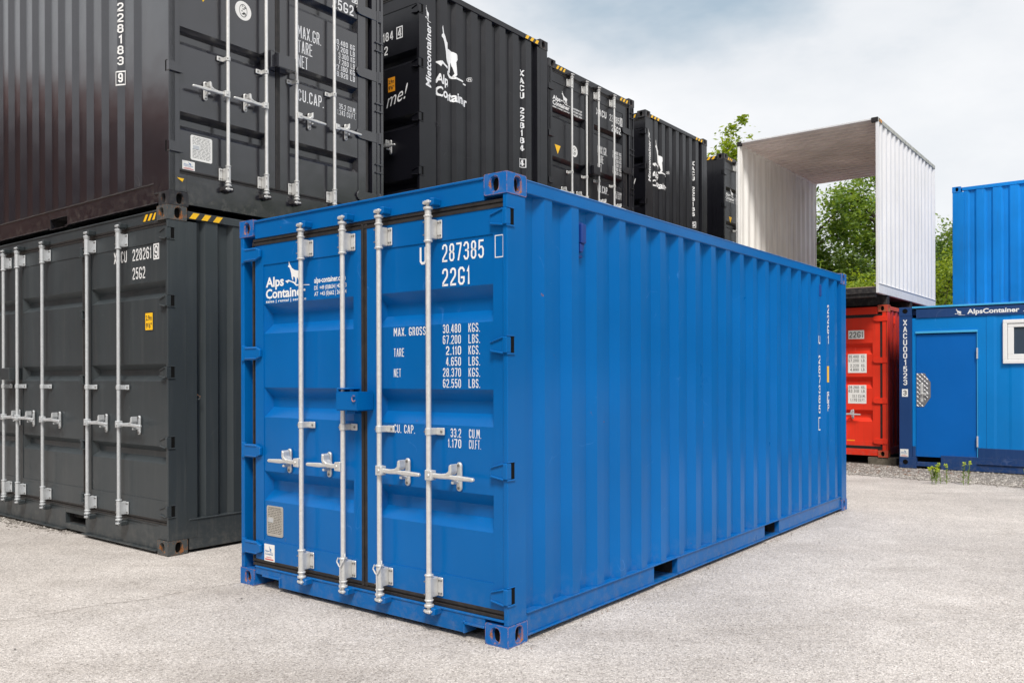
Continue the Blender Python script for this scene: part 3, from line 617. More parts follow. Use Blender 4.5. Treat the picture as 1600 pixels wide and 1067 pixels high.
def shell(root, La, Lb, H, mat, rear=True, roof=True, zt=0.0):
    """roof, floor, far posts and far walls"""
    I = lambda a, b, c: (a, b, c)
    if roof:
        mb = MB(); nn = int((max(La, Lb)-0.3)/0.21); long_x = Lb > La; pts = []
        ln = (Lb if long_x else La)
        for i in range(nn):
            a = 0.15+i*(ln-0.3)/nn; w = (ln-0.3)/nn; z = H-0.045
            for u, zz in ((0,0),(0.35,0),(0.5,0.02),(0.85,0.02)): pts.append((a+w*u, z+zz))
        pts.append((ln-0.15, H-0.045)); k = len(pts); o = (La if long_x else Lb)
        P = [((a, 0.03, z) if long_x else (0.03, a, z)) for a, z in pts]+[((a, o-0.03, z) if long_x else (o-0.03, a, z)) for a, z in pts]
        mb.add(P, [(i, i+1, k+i+1, k+i) for i in range(k-1)]); mb.build('roof_panel', mat, root, fix=False)
    MB().box(0.10, Lb-0.10, 0.10, La-0.10, 0.13, 0.165).build('floor', 'black_floor_paint', root, fix=False)
    if rear:
        for M, ln in ((Bf(Lb), La), (Ff(La, Lb), Lb)):
            pts, _ = wave(0.17, ln-0.17, 0.44, 0.278, 0.072, 0.068, 0.036); corr_panel(root, M, pts, 0.15, H-0.09, mat)
            MB(M).box(0.17, ln-0.17, 0.02, 0.155, -0.06, -0.004).build('bottom_side_rail', mat, root, bevel=0.003)
            MB(M).box(0.17, ln-0.17, H-0.095, H-0.03, -0.06, -0.004).build('top_side_rail', mat, root, bevel=0.003)
    for x0, y0 in ((Lb-0.16, 0.0), (0.0, La-0.14), (Lb-0.16, La-0.14)):
        if (x0, y0) == (0.0, La-0.14): continue
        MB().box(x0, x0+0.16, y0, y0+0.14, 0.117, H-0.117).build('corner_post', mat, root, bevel=0.004)
    if roof: MB().box(0.05, Lb-0.05, 0.05, La-0.05, H-0.030, H-0.024) 
YAW = 0.909
EX = (math.cos(YAW), math.sin(YAW))
def gz(x, y):
    k = max(0, min(1, ((x*EX[0]+y*EX[1])-8.5)/6)); return -0.047*k*k*(3-2*k)
# ------------------------------------------------------------------ ground
def ground():
    mb = MB(); xs = [-900,-300,-100,-40]+[-20+i*0.5 for i in range(91)]+[45,100,300,900]; ys = [-900,-300,-100,-30]+[-8+i*0.5 for i in range(81)]+[50,100,300,900]
    nx = len(xs); mb.add([(x, y, gz(x, y)) for y in ys for x in xs], [(j*nx+i, j*nx+i+1, (j+1)*nx+i+1, (j+1)*nx+i) for j in range(len(ys)-1) for i in range(nx-1)])
    tag(mb.build('ground', 'asphalt', fix=False), kind='structure')
    def strip(name, pts, mat, dz, sub=40):
        # pts: near edge / far edge polyline pairs; wavy near edge
        mb = MB(); rnd = random.Random(5); (ax, ay), (bx, by), wd = pts; dx, dy = bx-ax, by-ay; ln = math.hypot(dx, dy); px, py = -dy/ln, dx/ln; v = []
        off = [rnd.uniform(-0.05, 0.05) for _ in range(sub+1)]
        for i in range(sub+1):
            t = i/sub; o = off[i]
            for k in range(6):
                w = o+(wd-o)*k/5; x, y = ax+dx*t+px*w, ay+dy*t+py*w; v.append((x, y, gz(x, y)+dz))
        mb.add(v, [(i*6+k, (i+1)*6+k, (i+1)*6+k+1, i*6+k+1) for i in range(sub) for k in range(5)])
        return tag(mb.build(name, mat, fix=False), kind='structure')
    strip('gravel_strip', ((4.2, 14.0), (11.5, 7.05), 7.0), 'gravel_ground', 0.005, 70)
    strip('gravel_patch', ((-9.0, 11.0), (-4.15, 8.0), 3.0), 'gravel_ground', 0.006)
ground()
def stones(name, n, region, mat, smin, smax, seed, kind='stuff', flat=0.6):
    rnd = random.Random(seed); V = []; F = []
    ico = [(-1,0,0),(1,0,0),(0,-1,0),(0,1,0),(0,0,-1),(0,0,1)]; fc = [(0,2,5),(2,1,5),(1,3,5),(3,0,5),(2,0,4),(1,2,4),(3,1,4),(0,3,4)]
    for _ in range(n):
        p = region(rnd)
        if p is None: continue
        x, y = p; s = rnd.uniform(smin, smax)*(0.6+0.8*rnd.random()**3); a = rnd.random()*6.28; k = len(V); ca, sa = math.cos(a), math.sin(a); sy = rnd.uniform(0.5,1); sz = flat*rnd.uniform(0.5,1.1)
        for q in ico:
            u = q[0]*s*rnd.uniform(0.7,1.2); w = q[1]*s*sy*rnd.uniform(0.7,1.2); h = q[2]*s*sz*rnd.uniform(0.8,1.2)
            V.append((x+u*ca-w*sa, y+u*sa+w*ca, gz(x,y)+0.006+s*sz*0.35+h))
        F += [tuple(k+i for i in f) for f in fc]
    me = bpy.data.meshes.new(name); me.from_pydata(V, [], F); me.materials.append(MATS[mat])
    o = bpy.data.objects.new(name, me); S.collection.objects.link(o); return tag(o, kind=kind)
def reg_line(ax, ay, bx, by, w, fall=1.6, spill=0.10):
    dx, dy = bx-ax, by-ay; ln = math.hypot(dx, dy); px, py = -dy/ln, dx/ln
    def f(r):
        t = r.random(); w_ = (r.random()**fall)*w - (abs(r.gauss(0, spill)) if r.random() < 0.35 else 0); return ax+dx*t+px*w_, ay+dy*t+py*w_
    return f
stones('gravel', 14000, reg_line(4.6, 13.62, 8.6, 9.81, 1.6), 'stone', 0.006, 0.020, 1)
stones('gravel', 3500, reg_line(-6.2, 9.27, -4.15, 8.0, 1.2), 'stone', 0.006, 0.018, 2)
stones('debris', 260, reg_line(5.2, 13.25, 6.7, 12.4, 1.6), 'brown_debris', 0.012, 0.035, 3, flat=0.3)
def reg_near(r):
    y = 2.6+9*r.random()**1.3; x = r.uniform(-0.75, 0.75)*y; return x, y
stones('loose_grit', 1500, reg_near, 'stone', 0.002, 0.0055, 4)
stones('loose_grit', 60, reg_near, 'dark_debris', 0.004, 0.010, 5, flat=0.3)
def along(x, y, ax, ay, bx, by, w):
    def f(r):
        t = r.random(); o = -abs(r.gauss(0, w)); dx, dy = bx-ax, by-ay; ln = math.hypot(dx, dy); return ax+dx*t+dy/ln*o*-1, ay+dy*t-dx/ln*o*-1
    return f
p0 = (-0.026, 4.587); p1 = (p0[0]+6.0*EX[0], p0[1]+6.0*EX[1]); p2 = (p0[0]-2.4*EX[1], p0[1]+2.4*EX[0])
stones('foot_grit', 1500, along(0, 0, p0[0], p0[1], p1[0], p1[1], 0.05), 'stone', 0.002, 0.006, 11)
stones('foot_grit', 160, along(0, 0, p0[0], p0[1], p1[0], p1[1], 0.06), 'brown_debris', 0.003, 0.009, 12, flat=0.3)
stones('foot_grit', 600, along(0, 0, p2[0], p2[1], p0[0], p0[1], 0.05), 'stone', 0.002, 0.006, 13)
def crack(pts, w, seed):
    rnd = random.Random(seed); mb = MB(); v = []; n = 90
    for i in range(n+1):
        t = i/n*(len(pts)-1); k = min(int(t), len(pts)-2); u = t-k; x = pts[k][0]+(pts[k+1][0]-pts[k][0])*u; y = pts[k][1]+(pts[k+1][1]-pts[k][1])*u
        y += 0.03*math.sin(t*9+seed)+rnd.uniform(-0.012,0.012); ww = w*rnd.uniform(0.15,1); v += [(x, y-ww, 0.004), (x, y+ww, 0.004)]
    mb.add(v, [(2*i, 2*i+2, 2*i+3, 2*i+1) for i in range(n)]); tag(mb.build('ground_crack', 'soil_crack', fix=False), kind='structure')
crack([(-3.3,5.0),(-2.5,5.6),(-1.85,6.2)], 0.005, 1)

# ------------------------------------------------------------------ the blue container in front
def blue_container():
    La, Lb, H = 2.438, 6.058, 2.591
    r = thing('shipping_container', 'bright blue shipping container alone on the asphalt with four white locking rods', 'shipping container', (-0.026, 4.587, 0), YAW)
    M = Lf(La); R = Rf(); q = lambda v: La-v; B = 'blue_paint'
    P = dict(paint=B, keeper=B, galv='galvanised', plate=1, bz=(0.112,2.493), gz=(0.262,2.328), mz=1.16, hz=0.911, lz=(0.195,2.405), pz=(0.336,2.262), bands=[1.987,1.404,0.82], bh=0.207)
    castings(r, La, Lb, H, 'blue_casting')
    # posts on the door face
    MB(M).box(q(0.031), q(0.0), 0.117, H-0.117, -0.17, -0.002).build('corner_post', B, r, bevel=0.004)
    MB(R).box(0.032, 0.170, 0.117, H-0.117, -0.03, -0.0015).build('corner_post', B, r, bevel=0.004)
    mb = MB(M); mb.box(0.0, 0.040, 0.117, H-0.117, -0.17, 0.0); mb.box(0.040, 0.130, 0.117, H-0.117, -0.17, -0.075); mb.build('corner_post', B, r, bevel=0.004)
    # header and sill
    mb = MB(M); mb.box(0.165, La-0.165, 2.452, 2.572, -0.10, -0.006); mb.box(0.165, La-0.165, 2.566, 2.580, -0.10, 0.004); mb.build('door_header', B, r, bevel=0.003)
    mb = MB(M)
    for a, b_, z0 in ((0.165, q(1.99), 0.090), (q(1.99), q(0.315), 0.030), (q(0.315), q(0.165), 0.090)): mb.box(a, b_, z0, 0.142, -0.10, -0.004)
    mb.box(0.165, La-0.03, 0.136, 0.148, -0.12, 0.002); mb.build('door_sill', B, r, bevel=0.0025)
    mb = MB(M); mb.box(q(1.998), q(1.985), 0.030, 0.10, -0.10, 0.006); mb.box(0.25, q(1.99), 0.082, 0.094, -0.10, 0.006); mb.build('sill_cutout_lip', B, r, bevel=0.002); mb = MB(M); mb.box(q(0.322), q(0.309), 0.030, 0.10, -0.10, 0.006); mb.box(q(0.32), q(0.165), 0.082, 0.094, -0.10, 0.006)
    mb.build('sill_cutout_lip', B, r, bevel=0.002)
    # doors
    dl = leaf(r, M, P, q(2.282), q(1.172), [q(1.695), q(1.283)], -1, q(2.188), q(1.250))
    dr = leaf(r, M, P, q(1.124), q(0.036), [q(0.951), q(0.540)], 1, q(1.035), q(0.108))
    gasket(r, M, 0.13, La-0.035, 2.402, 2.450); gasket(r, M, 0.13, La-0.035, 0.148, 0.196)
    gasket(r, M, q(1.172), q(1.124), 0.17, 2.43, -0.010, True); gasket(r, M, q(2.315), q(2.282), 0.17, 2.43, -0.016, True)
    for z in (2.343, 1.645, 0.957, 0.275): hinge_r(r, M, La, z, B); hinge_l(r, M, z, B)
    # lock box
    mb = MB(M); mb.box(q(1.30), q(1.285), 1.27, 1.405, -0.014, 0.085); mb.box(q(1.30), q(1.19), 1.398, 1.408, -0.014, 0.085); mb.box(q(1.26), q(1.18), 1.245, 1.262, -0.014, 0.04); mb.build('lock_box_bracket', B, dl, bevel=0.003)
    mb = MB(M); mb.box(q(1.262), q(1.062), 1.268, 1.385, -0.010, 0.125); lb = mb.build('lock_box', B, dr, bevel=0.006, seg=2)
    mb = MB(M); pts = [(q(1.085)+0.016*math.cos(a), 1.345+0.018*math.sin(a), 0.134) for a in [math.pi*(0.3+1.5*i/9) for i in range(10)]]; mb.path(pts, 0.0035); mb.build('hook', 'blue_casting', dr)
    # wire seals
    for s_ in (q(1.283), q(0.951)):
        mb = MB(M); z = 0.335; mb.path([(s_-0.022,z+0.005,0.07),(s_-0.030,z-0.02,0.075),(s_-0.006,z-0.045,0.078),(s_+0.006,z-0.05,0.078),(s_+0.024,z-0.02,0.075),(s_+0.030,z+0.012,0.06),(s_+0.018,z+0.03,0.05)], 0.0045)
        mb.path([(s_+0.004,z-0.05,0.078),(s_+0.010,z-0.13,0.082),(s_+0.004,z-0.19,0.075)], 0.0045); mb.build('wire_seal', 'galvanised', dl if s_ < 1.2 else dr)
    # right-hand side wall
    pts, prof = wave(0.170, Lb-0.17, 0.441, 0.2805, 0.078, 0.060, 0.044, -0.010)
    br = [p[0] for p in pts]
    corr_panel(r, R, pts, 0.150, 2.53, B)
    mb = MB(R); mb.box(0.178, Lb-0.178, 2.500, 2.572, -0.06, -0.003); mb.box(0.178, Lb-0.178, 2.566, 2.576, -0.06, 0.001); mb.build('top_side_rail', B, r, bevel=0.004)
    rail_with_pockets(r, R, 0.178, Lb-0.178, 0.030, 0.160, -0.002, B, [(1.665, 2.020), (3.700, 4.050)], pz=(0.0, 0.150), flange=0.012)
    MB(R).box(Lb-0.170, Lb-0.003, 0.117, H-0.117, -0.10, -0.0015).build('corner_post', B, r, bevel=0.004)
    for s_ in (0.775, 5.22):
        mb = MB(R); mb.box(s_-0.030, s_+0.035, 2.405, 2.425, -0.05, -0.030); mb.box(s_-0.028, s_+0.022, 2.29, 2.41, -0.05, -0.002); mb.prism([(s_-0.028,2.29),(s_+0.022,2.29),(s_+0.0,2.235),(s_-0.026,2.235)], -0.05, -0.012); mb.box(s_-0.035, s_+0.02, 2.205, 2.222, -0.05, -0.028)
        mb.build('air_vent', 'blue_dark_paint', r, bevel=0.006)
    # lettering on the doors (n just in front of the pressed skin)
    n = -0.0185
    T = lambda s, a, b_, t, h, door=dr, **k: text(door, M, s, q(a), q(b_), t, h, n, **k)
    T('U', 0.672, 0.618, 2.138, 0.102, bold=0.012); T('287385', 0.492, 0.178, 2.138, 0.102, bold=0.016); T('22G1', 0.492, 0.284, 1.998, 0.102, bold=0.016)
    frame_box(dr, M, q(0.094), q(0.034), 2.128, 2.252, 0.005, -0.0125)
    rows = [('30.480','KGS.'),('67.200','LBS.'),('2.110','KGS.'),('4.650','LBS.'),('28.370','KGS.'),('62.550','LBS.')]
    for i, (a, b_) in enumerate(rows):
        t = 1.727-i*0.0628; T(a, 0.488-(6-len(a))*0.024, 0.348, t, 0.050); T(b_, 0.292, 0.206, t, 0.050)
    T('MAX. GROSS', 0.892, 0.624, 1.722, 0.050); T('TARE', 0.892, 0.805, 1.598, 0.050); T('NET', 0.892, 0.832, 1.475, 0.050)
    T('CU. CAP.', 0.892, 0.712, 1.138, 0.050); T('33.2', 0.430, 0.348, 1.130, 0.050); T('CU.M.', 0.290, 0.196, 1.130, 0.050); T('1.170', 0.450, 0.348, 1.070, 0.050); T('CU.FT.', 0.290, 0.196, 1.070, 0.050)
    A = lambda *a, **k: T(*a, door=dl, **k)
    A('Alps', 2.165, 1.965, 2.105, 0.066, bold=0.03); A('Container', 2.165, 1.730, 2.025, 0.064, bold=0.03)
    logo(dl, M, q(1.950), q(1.690), 2.088, 2.272, n)
    A('sales | rental | service', 2.165, 1.725, 1.994, 0.020, bold=0.012); A('alps-container.com', 1.640, 1.330, 2.098, 0.036, bold=0.025)
    A('DE  +49 (0)8654 | 409393', 1.640, 1.322, 2.052, 0.027, bold=0.012); A('AT  +43 (0)662 | 260504', 1.640, 1.322, 2.012, 0.027, bold=0.012)
    csc_plate(dl, M, q(2.158), q(1.978), 0.372, 0.582, n); company_sticker(dl, M, q(2.183), q(2.068), 0.193, 0.312, -0.0135)
    # marks on the side wall, broken by the corrugation
    K = dict(prof=prof, breaks=br)
    vtext(r, R, 'U 287385', 5.188, 0.085, 1.885, 0.1015, 0.085, 0.002, **K); frame_box(r, R, 5.150, 5.235, 0.915, 1.05, 0.012, 0.002, **K)
    vtext(r, R, '22G1', 5.468, 0.085, 2.216, 0.106, 0.090, 0.002, **K)
    flat_obj('sticker', [(5.425,1.405),(5.545,1.405),(5.545,1.575),(5.425,1.575)], [(0,1,2,3)], R, 0.002, 'yellow_sticker', r, **K)
    vtext(r, R, 'C', 5.468, 0.07, 1.285, 0.1, 0.085, 0.002, **K); frame_box(r, R, 5.425, 5.525, 1.185, 1.305, 0.012, 0.002, **K); vtext(r, R, 'P', 5.468, 0.07, 1.175, 0.1, 0.075, 0.002, **K)
    # orange chalk marks on the post
    mb = MB(R)
    for a, b_, c_, d_ in ((0.075,0.50,0.078,0.53),(0.076,0.56,0.080,0.565),(0.05,0.40,0.085,0.402),(0.052,0.41,0.080,0.415),(0.052,0.425,0.084,0.427),(0.11,0.415,0.13,0.44),(0.13,0.44,0.15,0.445),(0.152,0.43,0.158,0.432)):
        mb.add([(a,b_,-0.0008),(a+0.0025,b_-0.003,-0.0008),(c_+0.002,d_-0.003,-0.0008),(c_,d_,-0.0008)], [(0,1,2,3)])
    mb.build('chalk_mark', 'orange_chalk', r, fix=False)
    shell(r, La, Lb, H, B)
blue_container()

# ------------------------------------------------------------------ high-cube containers with side doors
def end_marks(r, R, prof, br, z0, number, full=True):
    K = dict(prof=prof, breaks=br)
    n = 0.001
    text(r, R, 'Mietcontainer', 0.185, 0.72, z0+1.69, 0.085, n, bold=0.02, shear=0.15, rot=True)
    RM = lambda s, t, nn: R(s, t, nn)
    logo(r, R, 0.095, 0.185, z0+2.42, z0+2.60, n)
    logo(r, R, 0.31, 0.84, z0+1.90, z0+2.47, 0.003, **K)
    text(r, R, 'Alps', 0.31, 0.53, z0+1.80, 0.105, 0.003, bold=0.03, **K)
    text(r, R, 'Container', 0.31, 0.86, z0+1.65, 0.110, 0.003, bold=0.03, **K)
    text(r, R, '®', 0.86, 0.91, z0+1.955, 0.05, 0.003, bold=0.0, **K)
    vtext(r, R, number, 1.936, 0.075, z0+2.40, 0.0965, 0.078, 0.003, **K)
    frame_box(r, R, 1.893, 1.979, z0+2.386-12.9*0.0965, z0+2.414-12*0.0965, 0.008, 0.003, **K)
def side_door_container(name, label, x, y, z, mat, cast, bands, hinge_z, marks, group, end=None, zb=(0.19,2.80), pairs=True, yaw=YAW, stains=False, keeper=None, end_number=None, galv_='galvanised'):
    """left-hand long face: four folding door leaves; right-hand face: corrugated end wall"""
    La, Lb, H = 6.058, 2.438, 2.896
    r = thing(name, label, 'shipping container', (x, y, z), yaw, group)
    M = Lf(La); R = Rf(); q = lambda v: La-v
    P = dict(paint=mat, keeper=keeper or mat, galv=galv_, plate=1, bz=zb, gz=(0.335,2.665), mz=1.385, hz=1.065, lz=(0.285,2.735), pz=(0.445,2.602), bands=bands, bh=0.145, hl=0.38, hc=0.25)
    castings(r, La, Lb, H, cast)
    MB(M).box(q(0.026), q(0.0), 0.117, H-0.117, -0.17, -0.002).build('corner_post', mat, r, bevel=0.004)
    MB(R).box(0.027, 0.270, 0.117, H-0.117, -0.03, -0.0015).build('corner_post', mat, r, bevel=0.004)
    MB(M).box(0, 0.03, 0.117, H-0.117, -0.17, -0.002).build('corner_post', mat, r, bevel=0.004)
    mb = MB(M); mb.box(0.165, q(0.165), 2.775, 2.862, -0.10, -0.010); mb.box(0.165, q(0.165), 2.858, 2.870, -0.10, 0.0); mb.build('top_side_rail', mat, r, bevel=0.003)
    rail_with_pockets(r, M, 0.165, q(0.165), 0.022, 0.245, -0.010, mat, [(q(1.86), q(1.46)), (q(4.6), q(4.2))], pz=(0.085,0.185), flange=0.06)
    MB(M).box(q(0.17), q(0.026), 0.122, 0.245, -0.10, -0.012).build('sill_end', mat, r, bevel=0.002)
    gasket(r, M, 0.03, q(0.028), 2.735, 2.775); gasket(r, M, 0.03, q(0.028), 0.245, 0.285)
    def lf(a, b_, rods): return leaf(r, M, P, q(a), q(b_), [q(k) for k in rods], 1, q(a)+0.10, q(b_)-0.022)
    d1 = lf(1.430, 0.030, [1.28, 0.71]); d2 = lf(2.885, 1.475, [2.76, 2.19]); d3 = lf(4.56, 2.930, [3.09, 3.80]); d4 = lf(6.02, 4.60, [4.8, 5.4])
    for a in (1.475, 4.60): gasket(r, M, q(a), q(a-0.045), 0.28, 2.74, -0.012, True)
    gasket(r, M, q(2.930), q(2.885), 0.28, 2.74, -0.010, True)
    for z_ in hinge_z: hinge_r(r, M, La, z_, mat)
    for z_ in (2.63, 2.05, 1.45, 0.85, 0.36):
        for a in (1.45, 4.58):
            mb = MB(M); mb.box(q(a)-0.05, q(a)+0.035, z_-0.045, z_-0.035, -0.014, 0.016); mb.box(q(a)-0.05, q(a)+0.035, z_+0.035, z_+0.045, -0.014, 0.016); mb.tube((q(a)-0.01, z_-0.04, 0.006), (q(a)-0.01, z_+0.04, 0.006), 0.018, seg=8); mb.build('hinge', mat, r, bevel=0.002)
    mb = MB(M); mb.box(q(3.02), q(2.80), 1.45, 1.57, -0.012, 0.11); mb.build('lock_box', mat, d2, bevel=0.005)
    pts, prof = wave(0.270, Lb-0.225, 0.475, 0.270, 0.118, 0.034, 0.045, -0.014); br = [p[0] for p in pts]
    corr_panel(r, R, pts, 0.27, 2.83, mat, 'end_wall')
    mb = MB(R); mb.box(0.178, Lb-0.178, 2.800, 2.866, -0.06, -0.004); mb.build('top_end_rail', mat, r, bevel=0.004)
    mb = MB(R); mb.box(0.195, Lb-0.19, 0.022, 0.275, -0.07, -0.004); mb.box(0.19, Lb-0.19, 0.268, 0.280, -0.07, 0.003); mb.build('bottom_end_rail', mat, r, bevel=0.003)
    MB(R).box(Lb-0.225, Lb-0.002, 0.117, H-0.117, -0.10, -0.0015).build('corner_post', mat, r, bevel=0.004)
    tape(r, M, q(0.40), q(0.185), 2.792, 2.852, -0.008, 1, 3)
    tape(r, R, 0.185, 0.52, 2.805, 2.860, -0.002, 1, 3); tape(r, R, Lb-0.50, Lb-0.185, 2.805, 2.860, -0.002, 1, 3)
    shell(r, La, Lb, H, mat)
    n = -0.0185
    if end_number: end_marks(r, R, prof, br, 0.0, end_number)
    marks(r, d1, M, R, q, n)
    mb = MB(R); mb.path([(0.262, 1.325, 0.01),(0.285, 1.31, 0.014),(0.285,1.29,0.012),(0.27,1.285,0.006)], 0.004); mb.build('hook', cast, r)
    return r
def marks_grey(r, d, M, R, q, n):
    text(d, M, 'XACU', q(0.915), q(0.690), 2.478, 0.100, n, bold=0.016); text(d, M, '228261', q(0.592), q(0.288), 2.478, 0.100, n, bold=0.016)
    text(d, M, '9', q(0.232), q(0.180), 2.478, 0.100, n, bold=0.02); frame_box(d, M, q(0.250), q(0.160), 2.462, 2.595, 0.012, n)
    text(d, M, '25G2', q(0.592), q(0.385), 2.318, 0.100, n, bold=0.016)
    s = sticker(d, M, q(0.388), q(0.255), 1.865, 2.025, n, 'black_lettering'); sticker(s, M, q(0.380), q(0.263), 1.873, 2.017, n+0.001, 'yellow_sticker', 'sticker_face')
    text(s, M, '2.9m', q(0.370), q(0.273), 1.955, 0.042, n+0.003, 'black_lettering'); text(s, M, "9'6''", q(0.370), q(0.273), 1.89, 0.042, n+0.003, 'black_lettering')
side_door_container('side_door_container', 'dark grey container standing on the ground at the left, beneath the brownish black one', 2.833*-1, 6.965, 0.005, 'grey_paint', 'grey_casting', [2.28,1.585,0.895], (2.66,2.10,1.51,0.93,0.36), marks_grey, 'grey and black side door containers', galv_='dull_galvanised')
def marks_black(number, check):
    def f(r, d, M, R, q, n):
        text(d, M, 'XACU', q(1.20), q(0.96), 2.292, 0.100, n, bold=0.016); text(d, M, number, q(0.81), q(0.432), 2.292, 0.100, n, bold=0.016)
        text(d, M, check, q(0.356), q(0.300), 2.292, 0.100, n, bold=0.02); frame_box(d, M, q(0.378), q(0.278), 2.276, 2.412, 0.012, n)
        text(d, M, '25G2', q(0.81), q(0.520), 2.135, 0.100, n, bold=0.016)
        s = sticker(d, M, q(0.515), q(0.405), 1.70, 1.862, n, 'orange_sticker'); text(s, M, '2.9m', q(0.505), q(0.415), 1.795, 0.042, n+0.003, 'black_lettering'); text(s, M, "9'6''", q(0.505), q(0.415), 1.725, 0.042, n+0.003, 'black_lettering')
        text(d, M, 'Rent me!', q(1.02), q(0.20), 1.43, 0.165, n, bold=-0.004, shear=0.35, slope=0.16)
    return f
CZ = 2.896
RIB = (2.53,1.93,1.33,0.73,0.30)
BB = [2.107,1.39,0.67]
side_door_container('side_door_container', 'nearest black upper container with a big white goat logo on its end wall', -1.0153, 9.3701, CZ+0.1307, 'dark_paint_b', 'dark_casting', BB, RIB, marks_black('228184','4'), 'grey and black side door containers', end_number='XACU 228184 4')
side_door_container('side_door_container', 'farther and smaller of the two black containers with a goat logo end wall', 2.2944, 14.4995, CZ+0.246, 'dark_paint_b', 'dark_casting', BB, RIB, marks_black('228186','5'), 'grey and black side door containers', end_number='XACU 228186 5')

# ------------------------------------------------------------------ black containers that show their door end to the right
def end_door_container(label, x, y, z, mat, cast, number, group, bottom_marks=True, logo_z=2.2, tri=(0.33,1.80), rnd=(0.732,1.86), nz=2.40, stains=False):
    La, Lb, H = 6.058, 2.438, 2.896
    r = thing('end_door_container', label, 'shipping container', (x, y, z), YAW, group)
    M = Lf(La); R = Rf(); q = lambda v: v
    P = dict(paint=mat, keeper='black_floor_paint', galv='galvanised', plate=-1, bz=(0.19,2.80), gz=(0.335,2.665), mz=1.35, hz=1.03, lz=(0.315,2.735), pz=(0.405,2.60), bands=[2.235,1.525,0.805], bh=0.155)
    castings(r, La, Lb, H, cast)
    MB(R).box(0.0, 0.060, 0.117, H-0.117, -0.17, -0.002).build('corner_post', mat, r, bevel=0.004)
    MB(R).box(Lb-0.10, Lb, 0.117, H-0.117, -0.17, -0.045).build('corner_post', mat, r, bevel=0.004)
    mb = MB(R); mb.box(0.165, Lb-0.165, 2.775, 2.866, -0.10, -0.006); mb.build('door_header', mat, r, bevel=0.003)
    mb = MB(R); mb.box(0.165, Lb-0.165, 0.020, 0.275, -0.10, -0.004); mb.box(0.055, 0.165, 0.122, 0.275, -0.10, -0.004); mb.box(Lb-0.165, Lb-0.06, 0.122, 0.275, -0.10, -0.004); mb.build('door_sill', mat, r, bevel=0.003)
    gasket(r, R, 0.05, Lb-0.10, 2.735, 2.775); gasket(r, R, 0.05, Lb-0.10, 0.275, 0.315)
    d1 = leaf(r, R, P, 0.065, 1.075, [0.530, 0.930], -1, 0.108, 0.985)
    P2 = dict(P); d2 = leaf(r, R, P2, 1.125, 2.20, [1.270, 1.730], 1, 1.235, 2.095)
    gasket(r, R, 1.075, 1.125, 0.30, 2.74, -0.010, True); gasket(r, R, 2.20, 2.235, 0.30, 2.74, -0.014, True)
    for z_ in (2.50, 1.83, 1.16, 0.49):
        mb = MB(R); mb.prism([(0.0,z_-0.045),(0.02,z_-0.048),(0.125,z_-0.036),(0.125,z_+0.016),(0.03,z_+0.046),(0.0,z_+0.045)], -0.016, 0.010); mb.box(0.01, 0.12, z_-0.045, z_-0.034, 0.008, 0.018); mb.box(-0.006, 0.02, z_-0.042, z_+0.044, -0.03, 0.014); h = mb.build('hinge', mat, r, bevel=0.003)
        mb = MB(M); mb.box(La-0.055, La-0.022, z_-0.040, z_+0.050, 0.0, 0.0016); mb.build('hinge_slot', 'hole_shade', h, fix=False)
    for z_ in (2.34, 1.70, 1.06, 0.42):
        pl = [(2.37,z_+0.052),(2.13,z_+0.052)]+[(2.115+0.052*math.cos(a), z_+0.052*math.sin(a)) for a in [math.pi*(0.6+0.8*i/6) for i in range(7)]]+[(2.13,z_-0.052),(2.37,z_-0.052)]
        mb = MB(R); mb.prism(pl[::-1], -0.014, 0.004); mb.tube((2.375, z_-0.06, 0.0), (2.375, z_+0.06, 0.0), 0.022, seg=10); mb.build('strap_hinge', mat, r, bevel=0.003)
    MB(R).box(2.392, 2.412, 0.13, 2.76, -0.03, 0.014).build('hinge_rod', mat, r, bevel=0.003); MB(R).box(2.340, 2.356, 0.13, 2.76, -0.03, 0.010).build('hinge_rod', mat, r, bevel=0.003)
    for z_ in (2.62, 2.02, 1.38, 0.74):
        MB(R).box(2.318, 2.42, z_+0.035, z_+0.050, -0.02, 0.020).build('hinge_lug', mat, r, bevel=0.002); MB(R).box(2.318, 2.42, z_-0.050, z_-0.035, -0.02, 0.020).build('hinge_lug', mat, r, bevel=0.002)
    mb = MB(R); mb.box(0.962, 1.005, 1.40, 1.56, -0.012, 0.075); mb.box(0.965, 1.06, 1.545, 1.556, -0.012, 0.075); mb.build('lock_box_bracket', mat, d1, bevel=0.003)
    mb = MB(R); mb.box(1.005, 1.205, 1.405, 1.535, -0.010, 0.125); mb.build('lock_box', mat, d2, bevel=0.006, seg=2)
    # left long wall
    pts, prof = wave(0.25, La-0.25, La-0.592, 0.289, 0.072, 0.068, 0.036, -0.014); br = [p[0] for p in pts]
    corr_panel(r, M, pts, 0.20, 2.84, mat)
    MB(M).box(La-0.25, La-0.002, 0.117, H-0.117, -0.10, -0.0015).build('corner_post', mat, r, bevel=0.004)
    MB(M).box(0.002, 0.25, 0.117, H-0.117, -0.10, -0.0015).build('corner_post', mat, r, bevel=0.004)
    MB(M).box(0.178, La-0.178, 2.795, 2.866, -0.06, -0.004).build('top_side_rail', mat, r, bevel=0.004)
    rail_with_pockets(r, M, 0.178, La-0.178, 0.026, 0.212, -0.006, mat, [(La-2.22, La-1.86), (La-4.2, La-3.84)], pz=(0.034,0.125), flange=0.03)
    tape(r, R, 0.185, 0.44, 2.792, 2.852, -0.003, 1, 3); tape(r, R, Lb-0.46, Lb-0.185, 2.792, 2.852, -0.003, 1, 3); tape(r, M, La-0.50, La-0.185, 2.800, 2.862, -0.002, 1, 3)
    K = dict(prof=prof, breaks=br)
